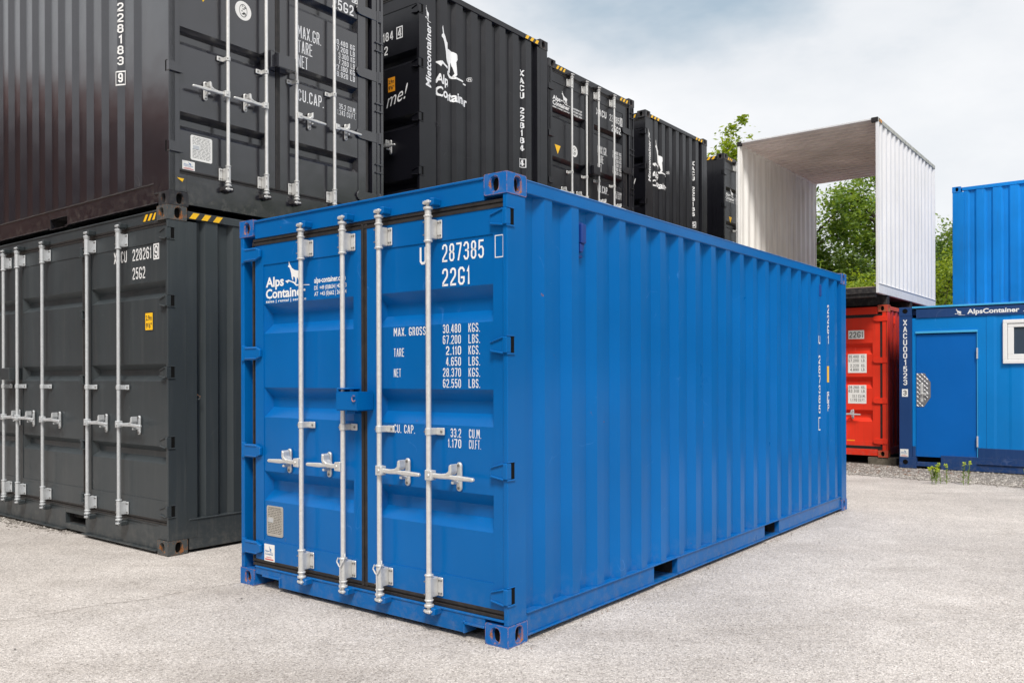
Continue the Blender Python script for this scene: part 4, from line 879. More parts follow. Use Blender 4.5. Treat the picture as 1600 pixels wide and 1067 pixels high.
    vtext(r, M, 'XACU '+number[:-1], La-0.85, 0.075, 2.40, 0.0965, 0.078, 0.003, **K); vtext(r, M, number[-1], La-0.85, 0.06, 1.287, 0.1, 0.085, 0.003, **K)
    frame_box(r, M, La-0.905, La-0.797, 1.175, 1.305, 0.012, 0.003, **K)
    n = -0.0185; T = lambda s, a, b_, t, h, d=d2, **k: text(d, R, s, a, b_, t, h, n, **k)
    T('XACU', 1.30, 1.60, nz, 0.105, bold=0.02); T(number[:-1], 1.70, 2.00, nz, 0.105, bold=0.02); T(number[-1], 2.035, 2.08, nz, 0.105, bold=0.02); frame_box(d2, R, 2.018, 2.096, nz-0.015, nz+0.12, 0.010, n)
    T('25G2', 1.76, 2.04, nz-0.155, 0.105, bold=0.02)
    T('MAX.GR.', 1.337, 1.635, 1.815, 0.118); T('TARE', 1.337, 1.51, 1.672, 0.118); T('NET', 1.337, 1.455, 1.530, 0.118)
    for i, s in enumerate(('30.480 KG','67.200 LB','3.300 KG','7.280 LB','27.180 KG','59.920 LB')): T(s, 1.785+(0.055 if len(s) == 8 else 0), 2.056, 1.895-i*0.064, 0.052)
    T('CU.CAP.', 1.337, 1.660, 1.208, 0.112); T('35.2 CU.M.', 1.845, 2.075, 1.255, 0.052); T('1.243 CU.FT.', 1.825, 2.075, 1.192, 0.052)
    A = lambda *a, **k: T(*a, d=d1, **k)
    A('Alps', 0.13, 0.33, logo_z+0.075, 0.062, bold=0.03); A('Container', 0.13, 0.56, logo_z, 0.064, bold=0.03); logo(d1, R, 0.33, 0.60, logo_z+0.06, logo_z+0.25, n)
    A('sales | rental | service', 0.13, 0.56, logo_z-0.04, 0.024, bold=0.02); A('alps-container.com', 0.62, 0.90, logo_z+0.05, 0.036, bold=0.02); A('DE +49 (0)8654 | 409393', 0.62, 0.90, logo_z+0.005, 0.028, bold=0.02); A('AT +43 (0)662 | 260504', 0.62, 0.90, logo_z-0.04, 0.028, bold=0.02)
    a, b_ = tri; flat_obj('warning_triangle', [(a-0.075,b_+0.13),(a,b_),(a+0.075,b_+0.13)], [(0,1,2)], R, n, 'yellow_sticker', d1)
    a, b_ = rnd; c = [(a+0.085*math.cos(k*math.pi/12), b_+0.085*math.sin(k*math.pi/12)) for k in range(24)]; flat_obj('round_seal', c, [tuple(range(24))], R, n, 'white_label', d1)
    v = []; f = []
    for rr_, w in ((0.058,0.006),):
        for k in range(24):
            ang = k*math.pi/12; v += [(a+rr_*0.72*math.cos(ang), b_+rr_*math.sin(ang)), (a+(rr_-w)*0.72*math.cos(ang), b_+(rr_-w)*math.sin(ang))]
        f += [(2*k,(2*k+2)%48,(2*k+3)%48,2*k+1) for k in range(24)]
    flat_obj('seal_print', v, f, R, n+0.001, 'black_lettering', d1)
    rd = random.Random(4); mb = MB(R)
    for i in range(16): x_ = a+rd.uniform(-0.022,0.022); y_ = b_+rd.uniform(-0.042,0.042); mb.box(x_, x_+0.012, y_, y_+0.008, n+0.0005, n+0.0012)
    mb.build('seal_print', 'black_lettering', d1, fix=False)
    if bottom_marks:
        csc_plate(d1, R, 0.208, 0.412, 0.415, 0.628, n, 'white_label'); company_sticker(d1, R, 0.128, 0.243, 0.250+0.07, 0.395, -0.0135)
        flat_obj('warning_triangle', [(0.07,0.235),(0.12,0.205),(0.135,0.235)], [(0,1,2)], R, 0.0005, 'yellow_sticker', r)
    shell(r, La, Lb, H, mat)
    return r
G2 = 'black containers showing their door end'
end_door_container('big black container with brown reflections on top of the grey container at the left', -2.853, 7.055, 2.920, 'dark_paint', 'dark_casting', '2281839', G2)
end_door_container('black upper container with white rods and yellow triangle, between the two goat logo end walls', 0.5321, 12.0958, CZ+0.2357, 'dark_paint_b', 'dark_casting', '2281850', G2, False, 2.27, (0.254,1.57), (0.69,1.70), 2.40)
end_door_container('farthest black upper container, half hidden behind the white open container', 4.375, 17.4317, CZ+0.27, 'dark_paint_b', 'dark_casting', '2281872', G2, False, 1.98, (0.36,1.50), (0.8,1.62), 2.40)

# plain containers that carry the upper row, hidden by the blue one
def plain_container(label, x, y, z, mat, cast, La, Lb, H, group, flatw=(0.441,0.2785,0.072,0.068,0.036), posts=0.17):
    r = thing('shipping_container', label, 'shipping container', (x, y, z), YAW, group); castings(r, La, Lb, H, cast)
    for M, ln in ((Lf(La), La), (Rf(), Lb)):
        pts, _ = wave(posts, ln-posts, *flatw); corr_panel(r, M, pts, 0.15, H-0.09, mat)
        MB(M).box(0.178, ln-0.178, 0.02, 0.16, -0.06, -0.004).build('bottom_side_rail', mat, r, bevel=0.003); MB(M).box(0.178, ln-0.178, H-0.095, H-0.025, -0.06, -0.004).build('top_side_rail', mat, r, bevel=0.003)
        for a in (0.0, ln-posts): MB(M).box(a+0.002, a+posts-0.002, 0.117, H-0.117, -0.10, -0.0015).build('corner_post', mat, r, bevel=0.004)
    shell(r, La, Lb, H, mat); return r
def bearer(label, x, y, z0, z1, yaw, ln=0.5, wd=0.25, mat='timber', name='timber_bearer', cat='timber block', group=None):
    mb = MB(); mb.box(-ln/2, ln/2, -wd/2, wd/2, 0, z1-z0); o = mb.build(name, mat, bevel=0.012, seg=1); o.location = (x, y, z0); o.rotation_euler = (0,0,yaw); tag(o, label, cat, group); return o
def at(x, y, a, b_): return (x+a*EX[0]-b_*EX[1], y+a*EX[1]+b_*EX[0])
LG = 'lower containers of the back row'
for i, (x, y, zz) in enumerate(((-1.0153, 9.3701, 0.1307), (0.5321, 12.0958, 0.2357), (2.2944, 14.4995, 0.246), (4.4146, 17.4317, 0.27))):
    plain_container(['black lower container under the first goat logo container','black lower container under the yellow triangle doors','black lower container under the second goat logo container','black lower container at the far end of the row'][i], x, y, -0.02, 'dark_paint_b', 'dark_casting', 6.058, 2.438, 2.896+zz+0.02, LG)

# ------------------------------------------------------------------ red container
def red_container():
    La, Lb, H = 2.438, 6.058, 2.591; x, y, z = 6.3606, 14.3328, 0.082
    r = thing('red_container', 'worn red container on concrete blocks behind the blue one, white number labels on its door', 'shipping container', (x, y, z), YAW)
    M = Lf(La); R = Rf(); q = lambda v: La-v; B = 'red_paint'; castings(r, La, Lb, H, 'red_casting')
    P = dict(paint=B, keeper=B, galv='dull_galvanised', plate=1, bz=(0.10,2.50), gz=(0.25,2.34), mz=1.16, hz=0.72, lz=(0.185,2.385), pz=(0.26,2.19), bands=[1.95,1.37,0.80], bh=0.20)
    MB(M).box(q(0.088), q(0.0), 0.117, H-0.117, -0.17, -0.002).build('corner_post', B, r, bevel=0.006)
    MB(R).box(0.002, 0.17, 0.117, H-0.117, -0.03, -0.0015).build('corner_post', 'red_casting', r, bevel=0.006)
    MB(M).box(0.0, 0.10, 0.117, H-0.117, -0.17, -0.002).build('corner_post', B, r, bevel=0.006)
    MB(M).box(0.165, q(0.165), 2.44, 2.565, -0.10, -0.006).build('door_header', B, r, bevel=0.004); MB(M).box(0.165, q(0.165), 0.02, 0.13, -0.10, -0.004).build('door_sill', B, r, bevel=0.004)
    gasket(r, M, 0.08, q(0.05), 2.385, 2.44); gasket(r, M, 0.08, q(0.05), 0.13, 0.185)
    dr = leaf(r, M, P, q(1.195), q(0.120), [q(1.02)], 1, q(1.09), q(0.245)); dl = leaf(r, M, P, q(2.31), q(1.245), [q(1.83), q(1.42)], -1, q(2.2), q(1.34))
    bar_unit(dr, M, q(0.76), P, B); handle_unit(dr, M, q(0.76), 1, 0.725, P, 0.33)
    gasket(r, M, q(0.120), q(0.090), 0.17, 2.40, -0.010, True); gasket(r, M, q(1.245), q(1.195), 0.17, 2.40, -0.010, True)
    for z_ in (2.36, 1.65, 0.96, 0.27):
        mb = MB(M); pl = [(q(0.075),z_+0.05)]+[(q(0.19)-0.05*math.cos(a), z_+0.045*math.sin(a)) for a in [math.pi*(0.5-i/6) for i in range(7)]]+[(q(0.075),z_-0.05)]
        mb.prism(pl, -0.014, 0.012); mb.box(q(0.075), q(0.0), z_-0.045, z_+0.045, -0.01, 0.010); mb.build('hinge', B, r, bevel=0.004)
    pts, prof = wave(0.170, Lb-0.17, 0.441, 0.2785, 0.072, 0.068, 0.036, -0.014); corr_panel(r, R, pts, 0.150, 2.53, 'red_side_paint')
    MB(R).box(0.178, Lb-0.178, 2.505, 2.575, -0.06, -0.003).build('top_side_rail', 'red_casting', r, bevel=0.005); MB(R).box(0.178, Lb-0.178, 0.03, 0.16, -0.06, -0.003).build('bottom_side_rail', 'red_side_paint', r, bevel=0.004)
    for s_ in (0.50, 1.06): mb = MB(R); mb.box(s_-0.03, s_+0.03, 2.28, 2.42, -0.05, 0.0); mb.prism([(s_-0.03,2.28),(s_+0.03,2.28),(s_,2.22)], -0.05, -0.01); mb.build('air_vent', 'red_paint', r, bevel=0.006)
    n = -0.0185; lb = lambda a, b_, t0, t1: sticker(dr, M, q(a), q(b_), t0-z, t1-z, n, name='number_label')
    T = lambda p, s, a, b_, t, h: text(p, M, s, q(a), q(b_), t-z, h, n+0.0018, 'black_lettering', bold=0.0)
    l1 = lb(0.648, 0.385, 2.105, 2.255); T(l1, '22G1', 0.630, 0.405, 2.128, 0.100)
    l2 = lb(0.655, 0.345, 1.520, 1.845)
    for i, (a, b_) in enumerate((('30.480','KG.'),('67.200','LB.'),('2.220','KG.'),('4.890','LB.'))): T(l2, a, 0.645-(6-len(a))*0.03, 0.475, 1.775-i*0.068-(0.02 if i > 1 else 0), 0.050); T(l2, b_, 0.430, 0.365, 1.775-i*0.068-(0.02 if i > 1 else 0), 0.050)
    l3 = lb(0.655, 0.350, 0.990, 1.310)
    for i, (a, b_) in enumerate((('28.260','KG.'),('62.310','LB.'),('33.2','CU.M.'),('1.170','CU.FT.'))): T(l3, a, 0.645-(6-len(a))*0.03, 0.505 if i > 1 else 0.475, 1.245-i*0.066-(0.02 if i > 1 else 0), 0.048); T(l3, b_, 0.485 if i > 1 else 0.430, 0.365, 1.245-i*0.066-(0.02 if i > 1 else 0), 0.048)
    sticker(dr, M, q(0.78), q(0.665), 2.335-z, 2.45-z, n, name='number_label'); sticker(dr, M, q(0.675), q(0.545), 0.325-z, 0.36-z, n, 'orange_sticker')
    shell(r, La, Lb, H, 'red_side_paint')
    for k, (a, b_) in enumerate(((0.12, 0.10), (5.9, 0.12), (0.12, 2.3), (5.9, 2.3))):
        px, py = at(x, y, a, b_); g0 = gz(px, py)
        bearer(['mossy concrete block under the near corner of the red container','concrete block under the far right corner of the red container','concrete block under the left door corner of the red container','concrete block under the far left corner of the red container'][k], px, py, g0-0.01, z, YAW+math.pi/2, 0.46, 0.22, 'concrete', 'concrete_block', 'concrete block', 'blocks under the red container')
red_container()

# ------------------------------------------------------------------ white open-ended container on the red one
def white_container():
    La, Lb, H = 2.438, 4.17, 2.885; x, y, z = 6.0305, 13.9106, 2.834
    r = thing('open_container', 'white cut-off container open at both ends, standing on the red one', 'shipping container', (x, y, z), 0.905)
    R = Rf(); M = Lf(La); F = lambda s, t, n: (s, La+n, t)
    pts, prof = wave(0.06, Lb-0.03, 0.284, 0.278, 0.072, 0.068, 0.036, -0.012)
    corr_panel(r, R, pts, 0.155, H-0.07, 'white_paint', solid=0.003)
    corr_panel(r, F, pts, 0.155, H-0.07, 'white_inner_paint', solid=0.003)
    for f, m in ((R, 'white_paint'), (F, 'white_inner_paint')):
        MB(f).box(0.0, 0.075, 0.0, H-0.06, -0.045, -0.002).build('corner_post', m, r, bevel=0.004); MB(f).box(Lb-0.04, Lb, 0.0, H-0.06, -0.045, -0.002).build('corner_post', m, r, bevel=0.004)
        mb = MB(f); mb.box(0.075, Lb-0.04, 0.0, 0.155, -0.055, -0.004); mb.box(0.0, Lb+0.02, 0.150, 0.162, -0.07, 0.006); mb.build('bottom_side_rail', m, r, bevel=0.003)
    MB(R).box(0.0, Lb, H-0.07, H, -0.06, 0.0).build('top_side_rail', 'mossy_rail_paint', r, bevel=0.003)
    MB(F).box(0.0, Lb, H-0.07, H, -0.06, 0.0).build('top_side_rail', 'white_inner_paint', r, bevel=0.003)
    # ribbed roof, ribs run across the width
    mb = MB(); prs = []; u = 0.0
    while u < Lb-0.01:
        for a, dz in ((0,0),(0.090,0),(0.102,-0.042),(0.192,-0.042)):
            if u+a < Lb: prs.append((u+a, H-0.006+dz))
        u += 0.205
    prs.append((Lb, H-0.006)); k = len(prs)
    mb.add([(a, 0.06, zz) for a, zz in prs]+[(a, La-0.06, zz) for a, zz in prs], [(i, i+1, k+i+1, k+i) for i in range(k-1)]); mb.build('roof_panel', 'roof_inner_paint', r, solid=0.003)
    MB().box(0.0, 0.03, 0.06, La-0.06, H-0.030, H-0.002).build('roof_edge', 'white_paint', r, bevel=0.003)
    for k in range(11):
        MB().box(0.18+k*0.205, 0.21+k*0.205, La-0.075, La-0.060, H-0.082, H-0.074).build('roof_clip', 'white_inner_paint', r, fix=False)
    tape(r, R, 0.05, 0.22, H-0.062, H-0.006, 0.001, 1, 2, 'orange_sticker'); MB(M).box(La-0.11, La-0.002, H-0.075, H+0.004, -0.05, 0.012).build('corner_bracket', 'black_floor_paint', r, bevel=0.004)
    MB(M).box(0.0, 0.08, H-0.075, H+0.004, -0.05, 0.012).build('corner_bracket', 'black_floor_paint', r, bevel=0.004)
    MB().box(0.02, Lb, 0.058, La-0.058, 0.0, 0.100).build('floor_frame', 'black_floor_paint', r, bevel=0.004); MB().box(0.03, Lb-0.01, 0.060, La-0.060, 0.102, 0.112).build('floor', 'plywood', r)
    for k in range(3):
        a = 0.66+k*1.6; px = x+a*math.cos(0.905)-1.219*math.sin(0.905); py = y+a*math.sin(0.905)+1.219*math.cos(0.905)
        bearer('dark cross bearer between the red and the white container, '+('at the door end','in the middle','at the far end')[k], px, py, 2.673, 2.834, 0.905+math.pi/2, 2.40, 0.16, 'black_floor_paint', 'steel_bearer', 'bearer', 'bearers under the white container')
    px = x+0.10*math.cos(0.905)-1.219*math.sin(0.905); py = y+0.10*math.sin(0.905)+1.219*math.cos(0.905)
    o = MB().box(-1.15, 1.15, -0.05, 0.05, 0.0, 0.06).build('front_floor_beam', 'black_floor_paint', r); o.location = (0.10, 1.219, -0.06); o.rotation_euler = (0,0,math.pi/2)
white_container()

# ------------------------------------------------------------------ blue office cabin
def office_cabin():
    La, Lb, H = 6.058, 2.438, 2.575; x, y, z = 11.1498, 10.2063, -0.042
    r = thing('office_cabin', 'blue office cabin with navy frame, plain door and white window at the right edge', 'cabin', (x, y, z), YAW)
    M = Lf(La); q = lambda v: La-v
    def b(name, a0, a1, t0, t1, n0, n1, mat, parent=r, bev=0.003, **k): return MB(M).box(q(a0), q(a1), t0+0.042, t1+0.042, n0, n1).build(name, mat, parent, bevel=bev, **k)
    b('corner_post', 6.058, 5.865, 0.14, 2.44, -0.15, 0, 'navy_paint'); b('corner_post', 0.19, 0, 0.14, 2.44, -0.15, 0, 'navy_paint')
    # castings with round eyes
    for (a1, a0) in ((6.060, 5.80), (0.26, -0.002)):
        c = b('corner_casting', a1, a0, -0.040, 0.14, -0.15, 0.003, 'navy_paint', bev=0.005); cx = q(a1)+0.095 if a1 > 3 else q(a0)-0.095
        MB(M).tube((cx, 0.102, 0.002), (cx, 0.102, 0.005), 0.040, seg=18).build('casting_eye', 'hole_shade', c)
        c = b('corner_casting', a1-0.0, a0+(0.065 if a1 > 3 else 0), 2.44, 2.585, -0.15, 0.003, 'navy_paint', bev=0.005)
        MB(M).tube((cx, 2.565, 0.002), (cx, 2.565, 0.005), 0.040, seg=18).build('casting_eye', 'hole_shade', c)
    b('top_beam', 5.80, 0.20, 2.402, 2.545, -0.15, -0.004, 'navy_paint'); b('roof_edge', 5.86, 0.2, 2.562, 2.590, -0.25, 0.008, 'trim_blue_paint'); b('roof_gap', 5.84, 0.2, 2.545, 2.562, -0.2, -0.03, 'black_floor_paint')
    b('bottom_beam', 5.44, 0.26, -0.03, 0.19, -0.15, -0.004, 'navy_paint'); b('bottom_flange', 4.92, 0.26, 0.085, 0.098, -0.15, 0.016, 'navy_paint', bev=0.001); b('step_pocket', 5.80, 5.44, 0.07, 0.19, -0.4, -0.10, 'hole_shade', bev=0); b('pocket_lip', 5.80, 5.44, 0.0, 0.07, -0.15, -0.012, 'navy_paint')
    b('wall_base', 4.912, 0.2, 0.19, 0.335, -0.12, -0.012, 'navy_paint')
    b('door_post_base', 5.863, 5.81, 0.14, 0.32, -0.12, -0.012, 'navy_paint')
    b('wall_panel', 5.863, 4.797, 2.185, 2.402, -0.08, -0.022, 'cabin_blue_paint', bev=0.002); b('wall_panel', 5.863, 5.812, 0.32, 2.185, -0.08, -0.020, 'cabin_blue_paint', bev=0.002)
    b('wall_panel', 4.912, 4.797, 0.335, 2.185, -0.08, -0.020, 'cabin_blue_paint', bev=0.002)
    # ribbed wall to the right of the seam
    pts = [(q(4.793), -0.020)]; a = 4.793
    while a > 0.45:
        for da, nn in ((0.10,-0.020),(0.14,-0.026),(0.30,-0.026),(0.34,-0.020)):
            pts.append((q(a-da), nn))
        a -= 0.38
    pts.append((q(0.2), -0.02)); mb = MB(M); k = len(pts); mb.add([(s, 0.376, n) for s, n in pts]+[(s, 2.444, n) for s, n in pts], [(i,i+1,k+i+1,k+i) for i in range(k-1)]); mb.build('wall_panel', 'cabin_blue_paint', r, fix=False)
    MB(M).box(q(4.799), q(4.792), 0.376, 2.444, -0.03, -0.024).build('wall_seam', 'blue_dark_paint', r)
    d = b('door', 5.805, 4.925, 0.155, 2.135, -0.07, -0.030, 'cabin_door_paint', bev=0.003)
    b('door_frame', 5.812, 4.912, 2.150, 2.185, -0.08, 0.004, 'trim_blue_paint', d); b('door_frame', 4.923, 4.914, 0.16, 2.15, -0.08, -0.008, 'trim_blue_paint', d, bev=0.001); b('door_frame', 5.812, 5.807, 0.16, 2.15, -0.08, -0.015, 'cabin_blue_paint', d, bev=0.001)
    for zz in (1.80, 0.42): b('hinge', 4.928, 4.908, zz-0.07, zz+0.10, -0.03, 0.012, 'galvanised', d)
    # chequer plate with cut corners and raised bars
    pl = [(q(5.802),0.963),(q(5.69),0.963),(q(5.590),1.12),(q(5.590),1.36),(q(5.685),1.508),(q(5.802),1.508)]; pl = [(a, t+0.042) for a, t in pl]
    p = MB(M).prism(pl, -0.031, -0.026).build('kick_plate', 'chequer_metal', d); mb = MB(M)
    for i in range(6):
        for j in range(15):
            cx = q(5.785)+i*0.035; cz = 1.025+j*0.036
            if cx > q(5.61) or (cz < 1.10 and cx > q(5.70)) or (cz > 1.46 and cx > q(5.68)): continue
            s_ = 1 if (i+j) % 2 else -1; u = 0.012; w = 0.0045
            mb.add([(cx-u-w*s_,cz-u*s_+w,-0.026),(cx-u+w*s_,cz-u*s_-w,-0.026),(cx+u+w*s_,cz+u*s_-w,-0.026),(cx+u-w*s_,cz+u*s_+w,-0.026),(cx-u,cz-u*s_,-0.022),(cx+u,cz+u*s_,-0.022)], [(0,1,4),(1,2,5,4),(2,3,5),(3,0,4,5)])
    mb.build('plate_tread', 'chequer_metal', p)
    b('handle_plate', 5.745, 5.700, 1.04, 1.34, -0.026, -0.014, 'cast_galvanised', d, 0.006); b('handle', 5.730, 5.615, 1.165, 1.190, 0.005, 0.022, 'cast_galvanised', d, 0.005); b('handle_neck', 5.730, 5.708, 1.165, 1.190, -0.014, 0.006, 'cast_galvanised', d, 0.003)
    # window: outer frame, sash, glass
    w = b('window', 4.566, 3.45, 2.265, 2.322, -0.03, 0.020, 'window_white', bev=0.006)
    b('window_frame', 4.566, 3.45, 1.650, 1.712, -0.03, 0.020, 'window_white', w, 0.006); b('window_frame', 4.566, 4.505, 1.712, 2.265, -0.03, 0.020, 'window_white', w, 0.004); b('window_frame', 3.51, 3.45, 1.712, 2.265, -0.03, 0.020, 'window_white', w, 0.004)
    b('sash', 4.500, 3.515, 2.205, 2.262, -0.03, 0.008, 'window_white', w, 0.006); b('sash', 4.500, 3.515, 1.715, 1.795, -0.03, 0.008, 'window_white', w, 0.006); b('sash', 4.500, 4.421, 1.795, 2.205, -0.03, 0.008, 'window_white', w, 0.004); b('sash', 3.59, 3.515, 1.795, 2.205, -0.03, 0.008, 'window_white', w, 0.004)
    b('pane', 4.421, 3.59, 1.795, 2.205, -0.022, -0.014, 'window_glass', w, 0)
    T = lambda s, a, b_, t, h: text(r, M, s, q(a), q(b_), t+0.042, h, -0.002, bold=0.03)
    T('AlpsContainer', 5.055, 4.345, 2.440, 0.072); logo(r, M, q(5.235), q(5.085), 2.462, 2.572, -0.002); logo(r, M, q(4.300), q(4.150), 2.462, 2.572, -0.002)
    vtext(r, M, 'XACU001523', q(5.965), 0.082, 2.425, 0.1085, 0.092, 0.0015)
    st = sticker(r, M, q(6.015), q(5.925), 1.168, 1.292, 0.0005, 'white_lettering'); text(st, M, '3', q(5.995), q(5.945), 1.190, 0.080, 0.0025, 'black_lettering', bold=0.03)
    company_sticker(r, M, q(6.045), q(5.92), 0.185, 0.310, 0.001)
    MB().box(0.15, Lb, 0.0, 0.02, 0.1, 2.55).build('end_wall', 'cabin_blue_paint', r); MB().box(0.15, Lb, La-0.02, La, 0.1, 2.55).build('end_wall', 'cabin_blue_paint', r); MB().box(Lb-0.02, Lb, 0.02, La-0.02, 0.1, 2.55).build('rear_wall', 'cabin_blue_paint', r)
    MB().box(0.09, Lb-0.021, 0.021, La-0.021, 2.50, 2.575).build('roof', 'navy_paint', r); MB().box(0.16, Lb-0.021, 0.021, La-0.021, 0.06, 0.12).build('floor', 'black_floor_paint', r)
    o = MB(M).box(q(4.55), q(1.0), 2.592, 2.622, -0.32, -0.20).build('roof_batten', 'yellow_paint', bevel=0.004); o.location = (x, y, z+0.022); o.rotation_euler = (0,0,YAW); tag(o, 'yellow strip lying on the cabin roof edge below the upper blue container', 'batten')
office_cabin()

# ------------------------------------------------------------------ blue containers behind the cabin
UG = 'blue containers behind the cabin'
plain_container('lighter blue container raised high behind the office cabin, cut by the right edge', 13.9182, 13.8261, 2.772, 'far_blue_paint', 'far_blue_paint', 6.058, 2.438, 2.591, UG, (0.58, 0.30, 0.14, 0.04, 0.030), 0.22)
plain_container('blue container on the ground behind the cabin, under the raised one', 13.9182, 13.8261, -0.04, 'far_blue_paint', 'far_blue_paint', 6.058, 2.438, 2.81, UG, (0.58, 0.30, 0.14, 0.04, 0.030), 0.22)


# ------------------------------------------------------------------ weeds at the edge of the gravel
def weed(x, y, h, label, seed):
    rnd = random.Random(seed); r = thing('weed', label, 'weed', (x, y, gz(x,y)), 0, 'weeds in front of the cabin')
    st = MB(); lv = MB(); fl = MB(); ns = rnd.choice((2,3))
    for s in range(ns):
        bx, by = rnd.uniform(-0.06,0.06), rnd.uniform(-0.04,0.04); hh = h*rnd.uniform(0.6,1.0) if s else h; lx = rnd.uniform(-0.04,0.04)
        pts = [(bx+lx*(i/5)**2, by, hh*i/5) for i in range(6)]; st.path(pts, 0.004, 5)
        for i in range(34):
            t = rnd.uniform(0.05,0.95); a = rnd.random()*6.28; L_ = rnd.uniform(0.03,0.06)*(1.1-t*0.5); px = bx+lx*t*t; pz = hh*t
            dx, dy = math.cos(a)*L_, math.sin(a)*L_; nx, ny = -math.sin(a)*0.006, math.cos(a)*0.006
            lv.add([(px,by,pz),(px+dx*0.5+nx,by+dy*0.5+ny,pz+L_*0.45),(px+dx,by+dy,pz+L_*0.75),(px+dx*0.5-nx,by+dy*0.5-ny,pz+L_*0.45)], [(0,1,2,3)])
        for i in range(26):
            a = rnd.random()*6.28; rr_ = rnd.random()*0.026; px, py, pz = bx+lx+rr_*math.cos(a), by+rr_*math.sin(a), hh+rnd.uniform(-0.02,0.03); s_ = 0.010
            fl.add([(px-s_,py,pz),(px,py-s_,pz+0.004),(px+s_,py,pz),(px,py+s_,pz+0.006),(px,py,pz+s_)], [(0,1,4),(1,2,4),(2,3,4),(3,0,4)])
    st.build('stem', 'weed_leaf', r); lv.build('leaf', 'weed_leaf', r, fix=False); fl.build('flower_head', 'weed_flower', r, fix=False)
for i, (x, y, h, lab) in enumerate(((5.83, 11.75, 0.20, 'low weed, leftmost of those in front of the cabin door'), (6.02, 11.82, 0.27, 'weed with yellow-green tips, second from the left before the cabin door'), (6.27, 11.70, 0.30, 'tallest weed in front of the cabin door, third from the left'), (6.80, 11.15, 0.25, 'lone weed at the right below the door hinge side'), (6.14, 12.35, 0.18, 'short weed close to the cabin sill'))):
    weed(x, y, h, lab, i+1)

# ------------------------------------------------------------------ trees
def tree(x, y, h, rad, label, leafmat, seed, leaves=9000, base=0.25, size=0.10, group='trees behind the containers'):
    rnd = random.Random(seed); r = thing('tree', label, 'tree', (x, y, -0.05), 0, group); tr = MB(); ends = []
    segs = [(0,0,0)]; px = py = 0
    for i in range(1, 7): px += rnd.uniform(-0.12,0.12); py += rnd.uniform(-0.12,0.12); segs.append((px, py, h*0.86*i/6))
    for i in range(6): tr.tube(segs[i], segs[i+1], h*0.018*(1-i/6.6), h*0.018*(1-(i+1)/6.6), 7)
    for i in range(26):
        t = base+(1-base)*rnd.random()**0.85; k = min(5, int(t*0.86*7)); z0 = h*t*0.82; k = min(5, int(z0/(h*0.86)*6)); b0 = segs[k]
        a = rnd.random()*6.28; ln = rad*(1.02-0.55*abs(t-0.45)*1.4)*rnd.uniform(0.55,1.05); p0 = (b0[0], b0[1], z0); up = rnd.uniform(0.25,0.8)
        p1 = (p0[0]+math.cos(a)*ln*0.5, p0[1]+math.sin(a)*ln*0.5, z0+ln*up*0.5); p2 = (p0[0]+math.cos(a)*ln, p0[1]+math.sin(a)*ln, z0+ln*up)
        tr.tube(p0, p1, h*0.0055, h*0.0035, 5); tr.tube(p1, p2, h*0.0035, h*0.0015, 5); ends += [p1, p2, p2]
        for _ in range(3):
            a2 = a+rnd.uniform(-0.9,0.9); l2 = ln*rnd.uniform(0.25,0.5); p3 = (p1[0]+math.cos(a2)*l2, p1[1]+math.sin(a2)*l2, p1[2]+l2*rnd.uniform(0.1,0.9)); tr.tube(p1, p3, h*0.002, h*0.001, 4); ends.append(p3)
    for _ in range(6): ends.append((segs[-1][0]+rnd.uniform(-.3,.3), segs[-1][1]+rnd.uniform(-.3,.3), h*rnd.uniform(0.85,1.0)))
    tr.build('trunk', 'bark', r, fix=False)
    V = []; F = []; per = leaves//len(ends)
    for e_ in ends:
        cr_ = rad*rnd.uniform(0.13,0.30)
        for sub in range(4):
            cx, cy, cz = [e_[i]+rnd.gauss(0, cr_*0.62)*(0.7 if i == 2 else 1) for i in range(3)]; c2 = cr_*rnd.uniform(0.25,0.5)
            for _ in range(per//4):
                x_, y_, z_ = cx+rnd.gauss(0,c2), cy+rnd.gauss(0,c2), cz+rnd.gauss(0,c2*0.7)
                u = Vector((rnd.gauss(0,1), rnd.gauss(0,1), rnd.gauss(0,0.5))).normalized(); w = u.cross(Vector((rnd.gauss(0,.6), rnd.gauss(0,.6), 1))).normalized(); s = size*rnd.uniform(0.6,1.3); c = Vector((x_,y_,z_)); k = len(V)
                V += [tuple(c-u*s*0.6), tuple(c+w*s*0.33-u*s*0.05), tuple(c+u*s*0.7), tuple(c-w*s*0.33-u*s*0.05)]; F.append((k,k+1,k+2,k+3))
    me = bpy.data.meshes.new('crown'); me.from_pydata(V, [], F); me.materials.append(MATS[leafmat]); o = bpy.data.objects.new('crown', me); S.collection.objects.link(o); o.parent = r
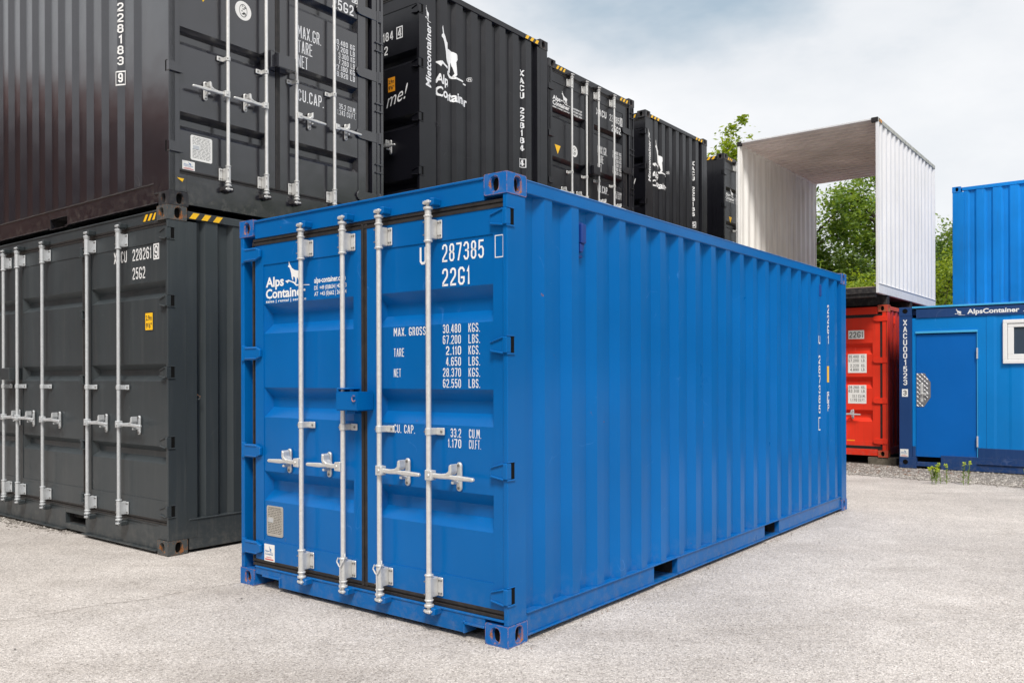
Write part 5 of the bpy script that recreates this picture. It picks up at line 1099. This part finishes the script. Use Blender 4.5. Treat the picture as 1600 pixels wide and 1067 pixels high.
TR = [(9.1, 26.5, 7.4, 2.2, 'slender mid green tree seen through the white open container, left of its gap', 'leaf_mid', 22000, 0.12),
      (11.9, 27.5, 8.3, 2.2, 'mid green tree seen in the middle of the gap of the white open container', 'leaf_mid', 17000, 0.12),
      (12.4, 24.5, 4.9, 1.9, 'bright yellow-green bush at the lower right of the white container gap', 'leaf_bright', 16000, 0.08),
      (9.7, 23.5, 4.3, 1.8, 'bright bush just above the roof line behind the far corner of the blue container', 'leaf_bright', 16000, 0.08),
      (15.6, 27.5, 6.9, 2.4, 'mid green tree right between the white container and the raised blue container', 'leaf_mid', 34000, 0.10),
      (17.6, 30.5, 7.6, 2.8, 'dark tree hidden mostly behind the raised blue container', 'leaf_dark', 14000, 0.12),
      (13.6, 33.5, 6.9, 2.8, 'dark background tree behind the gap of the white container', 'leaf_haze', 15000, 0.14),
      (10.4, 34.0, 7.0, 2.8, 'dark background tree left behind the gap of the white container', 'leaf_haze', 15000, 0.14),
      (7.95, 29.0, 10.3, 2.2, 'tall yellow-green tree whose top rises above the farthest black container', 'leaf_bright', 34000, 0.13),
      (16.0, 30.0, 6.6, 2.6, 'dark dense tree behind the one between the white and the raised blue container', 'leaf_dark', 26000, 0.12)]
for i, (x, y, h, rad, lab, lm, n, sz) in enumerate(TR): tree(x, y, h, rad, lab, lm, 20+i, n, 0.12 if h < 9 else 0.5, sz)

# ------------------------------------------------------------------ the hall beyond the left edge (mirrored in the glossy paint) and an added hill ring that darkens reflections
def hall():
    r = thing('timber_hall', 'long reddish brown hall standing across the yard at the left, outside the picture', 'building', (-27, -14, 0))
    MB().box(0, 6, 0, 50, 0, 8.6).build('wall', 'hall_cladding', r); mb = MB(); mb.add([(-0.4,-0.4,8.5),(6.6,-0.4,8.5),(3.0,-0.4,10.6),(-0.4,50.4,8.5),(6.6,50.4,8.5),(3.0,50.4,10.6)], [(0,1,2),(3,5,4),(0,2,5,3),(1,4,5,2),(0,3,4,1)]); mb.build('roof', 'hall_roofing', r)
    for k in range(9): MB().box(6.0, 6.08, 3+k*5.2, 5+k*5.2, 3.2, 4.8).build('window', 'window_glass', r); 
hall()
def reflection_hills():
    mb = MB(); rnd = random.Random(9); n = 90; v = []
    for i in range(n):
        a = 2*math.pi*i/n; h = 9+4*math.sin(a*3+1)+3*math.sin(a*7)+rnd.uniform(-1.5,1.5); w_ = (1-math.cos(min(1, max(0, (abs((a-math.pi/2+math.pi)%(2*math.pi)-math.pi)-0.75)/0.6))*math.pi))/2; h += 26*w_  # extra height outside the view is made up, to darken side reflections
        for rr_, z in ((150,-0.5),(165,h),(230,h*1.2),(300,-2)): v.append((math.cos(a)*rr_, math.sin(a)*rr_, z))
    mb.add(v, [(i*4+k, ((i+1)%n)*4+k, ((i+1)%n)*4+k+1, i*4+k+1) for i in range(n) for k in range(3)])
    m, nt, b = base_mat('hill_green'); nn = noise(nt, 0.15, 6); rp = ramp(nt, nn.outputs['Fac'], 0.3, 0.7, (0.03,0.06,0.02,1), (0.09,0.13,0.04,1)); nt.links.new(rp.outputs[0], b.inputs['Base Color']); b.inputs['Roughness'].default_value = 0.95
    tag(mb.build('reflection_hills', 'hill_green', smooth=True), kind='structure')
reflection_hills()
